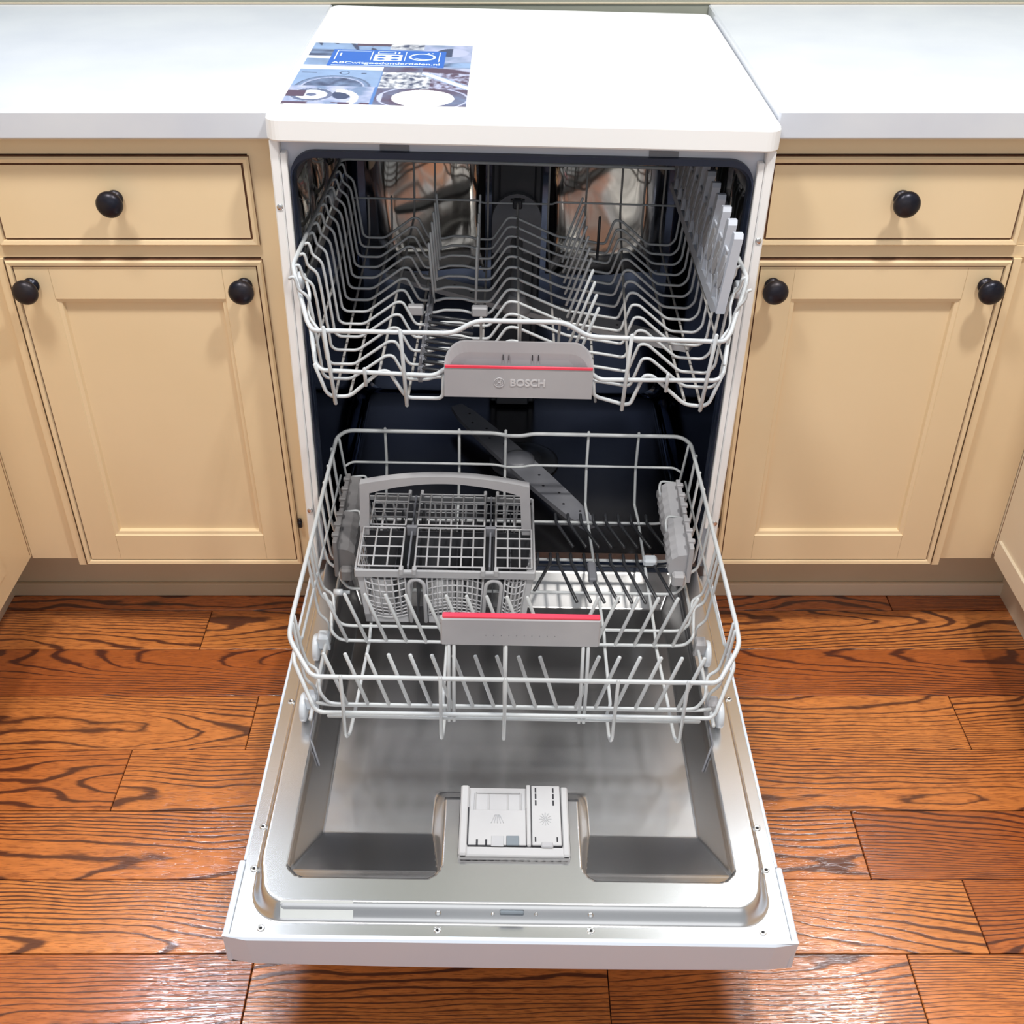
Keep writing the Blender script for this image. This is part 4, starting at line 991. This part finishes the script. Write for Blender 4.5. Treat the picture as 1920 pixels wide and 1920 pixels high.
def paint(u, v):
    n = fbm(u, v, 7)
    if u < .487 and v > .53:            # appliance shelf picture
        if u < .487 and .53 < v < .60: return MAR if False else WHT
        if .715 < v < .76: return WHT
        c = lerp(PALE, STL, .5 + n * 1.2)
        if v > .86 and math.sin(u * 60 + v * 25) * .5 + n > .35: c = NAVY
        if .76 <= v <= .88: c = lerp(STL, NAVY, .35 + n + .4 * math.sin(v * 90))
        if v > .955 and u > .27: c = MAR
        return c
    if u >= .487 and v > .50:           # hob knobs picture
        c = lerp(STL, LAV, .5 + n * 1.5)
        if v > .90 and u < .70: c = lerp(NAVY, WHT, .5 + 1.6 * fbm(u, v, 14, 2))
        r = math.hypot((u - .88) * 1.0, (v - .86) * 1.3)
        if r < .10: c = LAV if u > .88 else NAVY
        if .60 < v < .68 and u > .84: c = lerp(PALE, NAVY, .3 + 1.5 * n)
        if .50 < v < .585: c = lerp(MAR, LAV, .4 + 1.2 * math.sin(u * 9 + v * 30) + n) if u > .72 else lerp(MAR, STL, .3 + n)
        return c
    if u < .487 and v > .262:           # washing machine front
        c = lerp(PALE, STL, .25 + .6 * n)
        r = math.hypot((u - .235) / .215, (v - .245) / .185)
        if r < 1.0: c = STL
        if .93 < r < 1.0: c = lerp(STL, NAVY, .5)
        if r < .84: c = LAV if r > .80 else lerp(NAVY, STL, .45 + 1.2 * fbm(u, v, 16))
        if math.hypot((u - .27) / .03, (v - .475) / .03) < 1: c = NAVY if math.hypot((u - .27) / .022, (v - .475) / .022) > 1 else PALE
        if .462 < v < .478 and (.02 < u < .11 or .37 < u < .40): c = NAVY
        return c
    if u < .472:                        # motor picture
        c = lerp(STL, LAV, .5 + 1.8 * fbm(u, v, 9, 5))
        r = math.hypot((u - .14), (v - .13) * 1.3)
        c = lerp(c, NAVY if int(r * 34) % 3 == 0 else WHT, .7 if r < .12 else 0)
        r2 = math.hypot((u - .31) / .055, (v - .14) / .07)
        if r2 < 1: c = NAVY
        r3 = math.hypot((u - .27) / .17, (v - .08) / .17)
        if .55 < r3 < .8 and u > .27: c = WHT
        if u < .105 and .10 < v < .19: c = MAR
        if v < .03 and n > 0: c = MAR
        return c
    if u < .492: return BLUE
    if v > .245:                        # printed circuit / foil picture
        if abs((v - .49) + (u - .74) * .85) < .035 and u > .72: return WHT if abs((v - .49) + (u - .74) * .85) < .022 else PALE
        k_ = fbm(u, v, 26, 9)
        return lerp(NAVY, WHT, .42 + 1.5 * k_) if u < .78 else lerp(MAR, LAV, .4 + 1.8 * k_)
    r = math.hypot((u - .757) / .173, (v - .11) / .122)   # oval hotplate
    if r < 1: return WHT
    r = math.hypot((u - .757) / .26, (v - .11) / .17)
    if .93 < r < .98 or (.86 < r < .98 and u < .53): return LAV
    return lerp(MAR, STL, .3 + n)
GU, GV = 170, 230
vs = [px(i / GU, j / GV, .84612) for j in range(GV + 1) for i in range(GU + 1)]
fs = [(j * (GU + 1) + i, j * (GU + 1) + i + 1, (j + 1) * (GU + 1) + i + 1, (j + 1) * (GU + 1) + i) for j in range(GV) for i in range(GU)]
m = MB(); m.add(vs, fs)
PRN = mat('printed_paper', rough=0.3); at = N(PRN, 'ShaderNodeAttribute'); at.attribute_name = 'ink'; PRN.node_tree.links.new(at.outputs['Color'], PRN.node_tree.nodes['Principled BSDF'].inputs['Base Color'])
pr = m.build('print', PRN, lf)
ca = pr.data.color_attributes.new('ink', 'FLOAT_COLOR', 'POINT')
cols = []
for j in range(GV + 1):
    for i in range(GU + 1): c = paint(i / GU, j / GV); cols += [max(0, c[0]), max(0, c[1]), max(0, c[2]), 1]
ca.data.foreach_set('color', cols)
INKB = mat('blue_ink', (.005, .105, .48), .3); INKW = mat('white_ink', (.80, .88, .96), .35); INKD = mat('deep_blue_ink', (.02, .10, .38), .3)
def quad(mb, u0, u1, v0, v1, z): a = px(u0, v0, z); b = px(u1, v1, z); mb.add([(a[0], a[1], z), (b[0], a[1], z), (b[0], b[1], z), (a[0], b[1], z)], [(0, 1, 2, 3)])
m = MB(); quad(m, .14, .84, .587, .880, .84622); m.build('logo_box', INKB, lf)
m = MB(); Z_ = .84630
def frame2(mb, u0, u1, v0, v1, t, z=Z_): quad(mb, u0, u1, v0, v0 + t, z); quad(mb, u0, u1, v1 - t, v1, z); quad(mb, u0, u0 + t, v0, v1, z); quad(mb, u1 - t, u1, v0, v1, z)
quad(m, .165, .172, .695, .860, Z_); quad(m, .172, .375, .853, .858, Z_); quad(m, .384, .390, .695, .858, Z_); quad(m, .190, .200, .765, .815, Z_)
frame2(m, .418, .530, .815, .860, .008); quad(m, .545, .556, .820, .850, Z_); quad(m, .405, .575, .690, .800, Z_)
quad(m, .592, .597, .690, .858, Z_); quad(m, .800, .806, .690, .858, Z_); quad(m, .725, .738, .830, .845, Z_); quad(m, .752, .765, .830, .845, Z_)
def ell(mb, uc, vc, ru, rv, z, ri=None, n_=36):
    o = [px(uc + ru * math.cos(2 * PI * i / n_), vc + rv * math.sin(2 * PI * i / n_), z) for i in range(n_)]
    if ri is None: mb.add(o, [tuple(range(n_))]); return
    ii = [px(uc + ru * ri * math.cos(2 * PI * i / n_), vc + rv * ri * math.sin(2 * PI * i / n_), z) for i in range(n_)]
    mb.add(o + ii, [(i, (i + 1) % n_, n_ + (i + 1) % n_, n_ + i) for i in range(n_)])
ell(m, .698, .768, .083, .062, Z_, .82)
m.add([px(.650, .750, Z_), px(.690, .722, Z_), px(.760, .730, Z_), px(.700, .735, Z_)], [(0, 1, 2, 3)])
quad(m, .165, .800, .598, .606, Z_)
m.build('pictogram', INKW, lf)
m = MB()
for (a, b_) in ((.448, .770), (.532, .770), (.448, .718), (.532, .718)): ell(m, a, b_, .026, .017, .84636)
m.build('hob_ring', INKB, lf)
lfm = Matrix.Translation((LX + LW_ * .490, LY + LH * .645, .84632))
tx_ = text_part('lettering', 'ABCwitgoedonderdelen.nl', .0150, INKW, lf, lfm, 0.0, .00022)
xs_ = [v.co.x for v in tx_.data.vertices]; wd_ = max(xs_) - min(xs_); cxx = (max(xs_) + min(xs_)) / 2
for v in tx_.data.vertices: v.co.x = cxx + (v.co.x - cxx) * (LW_ * .650 / wd_)
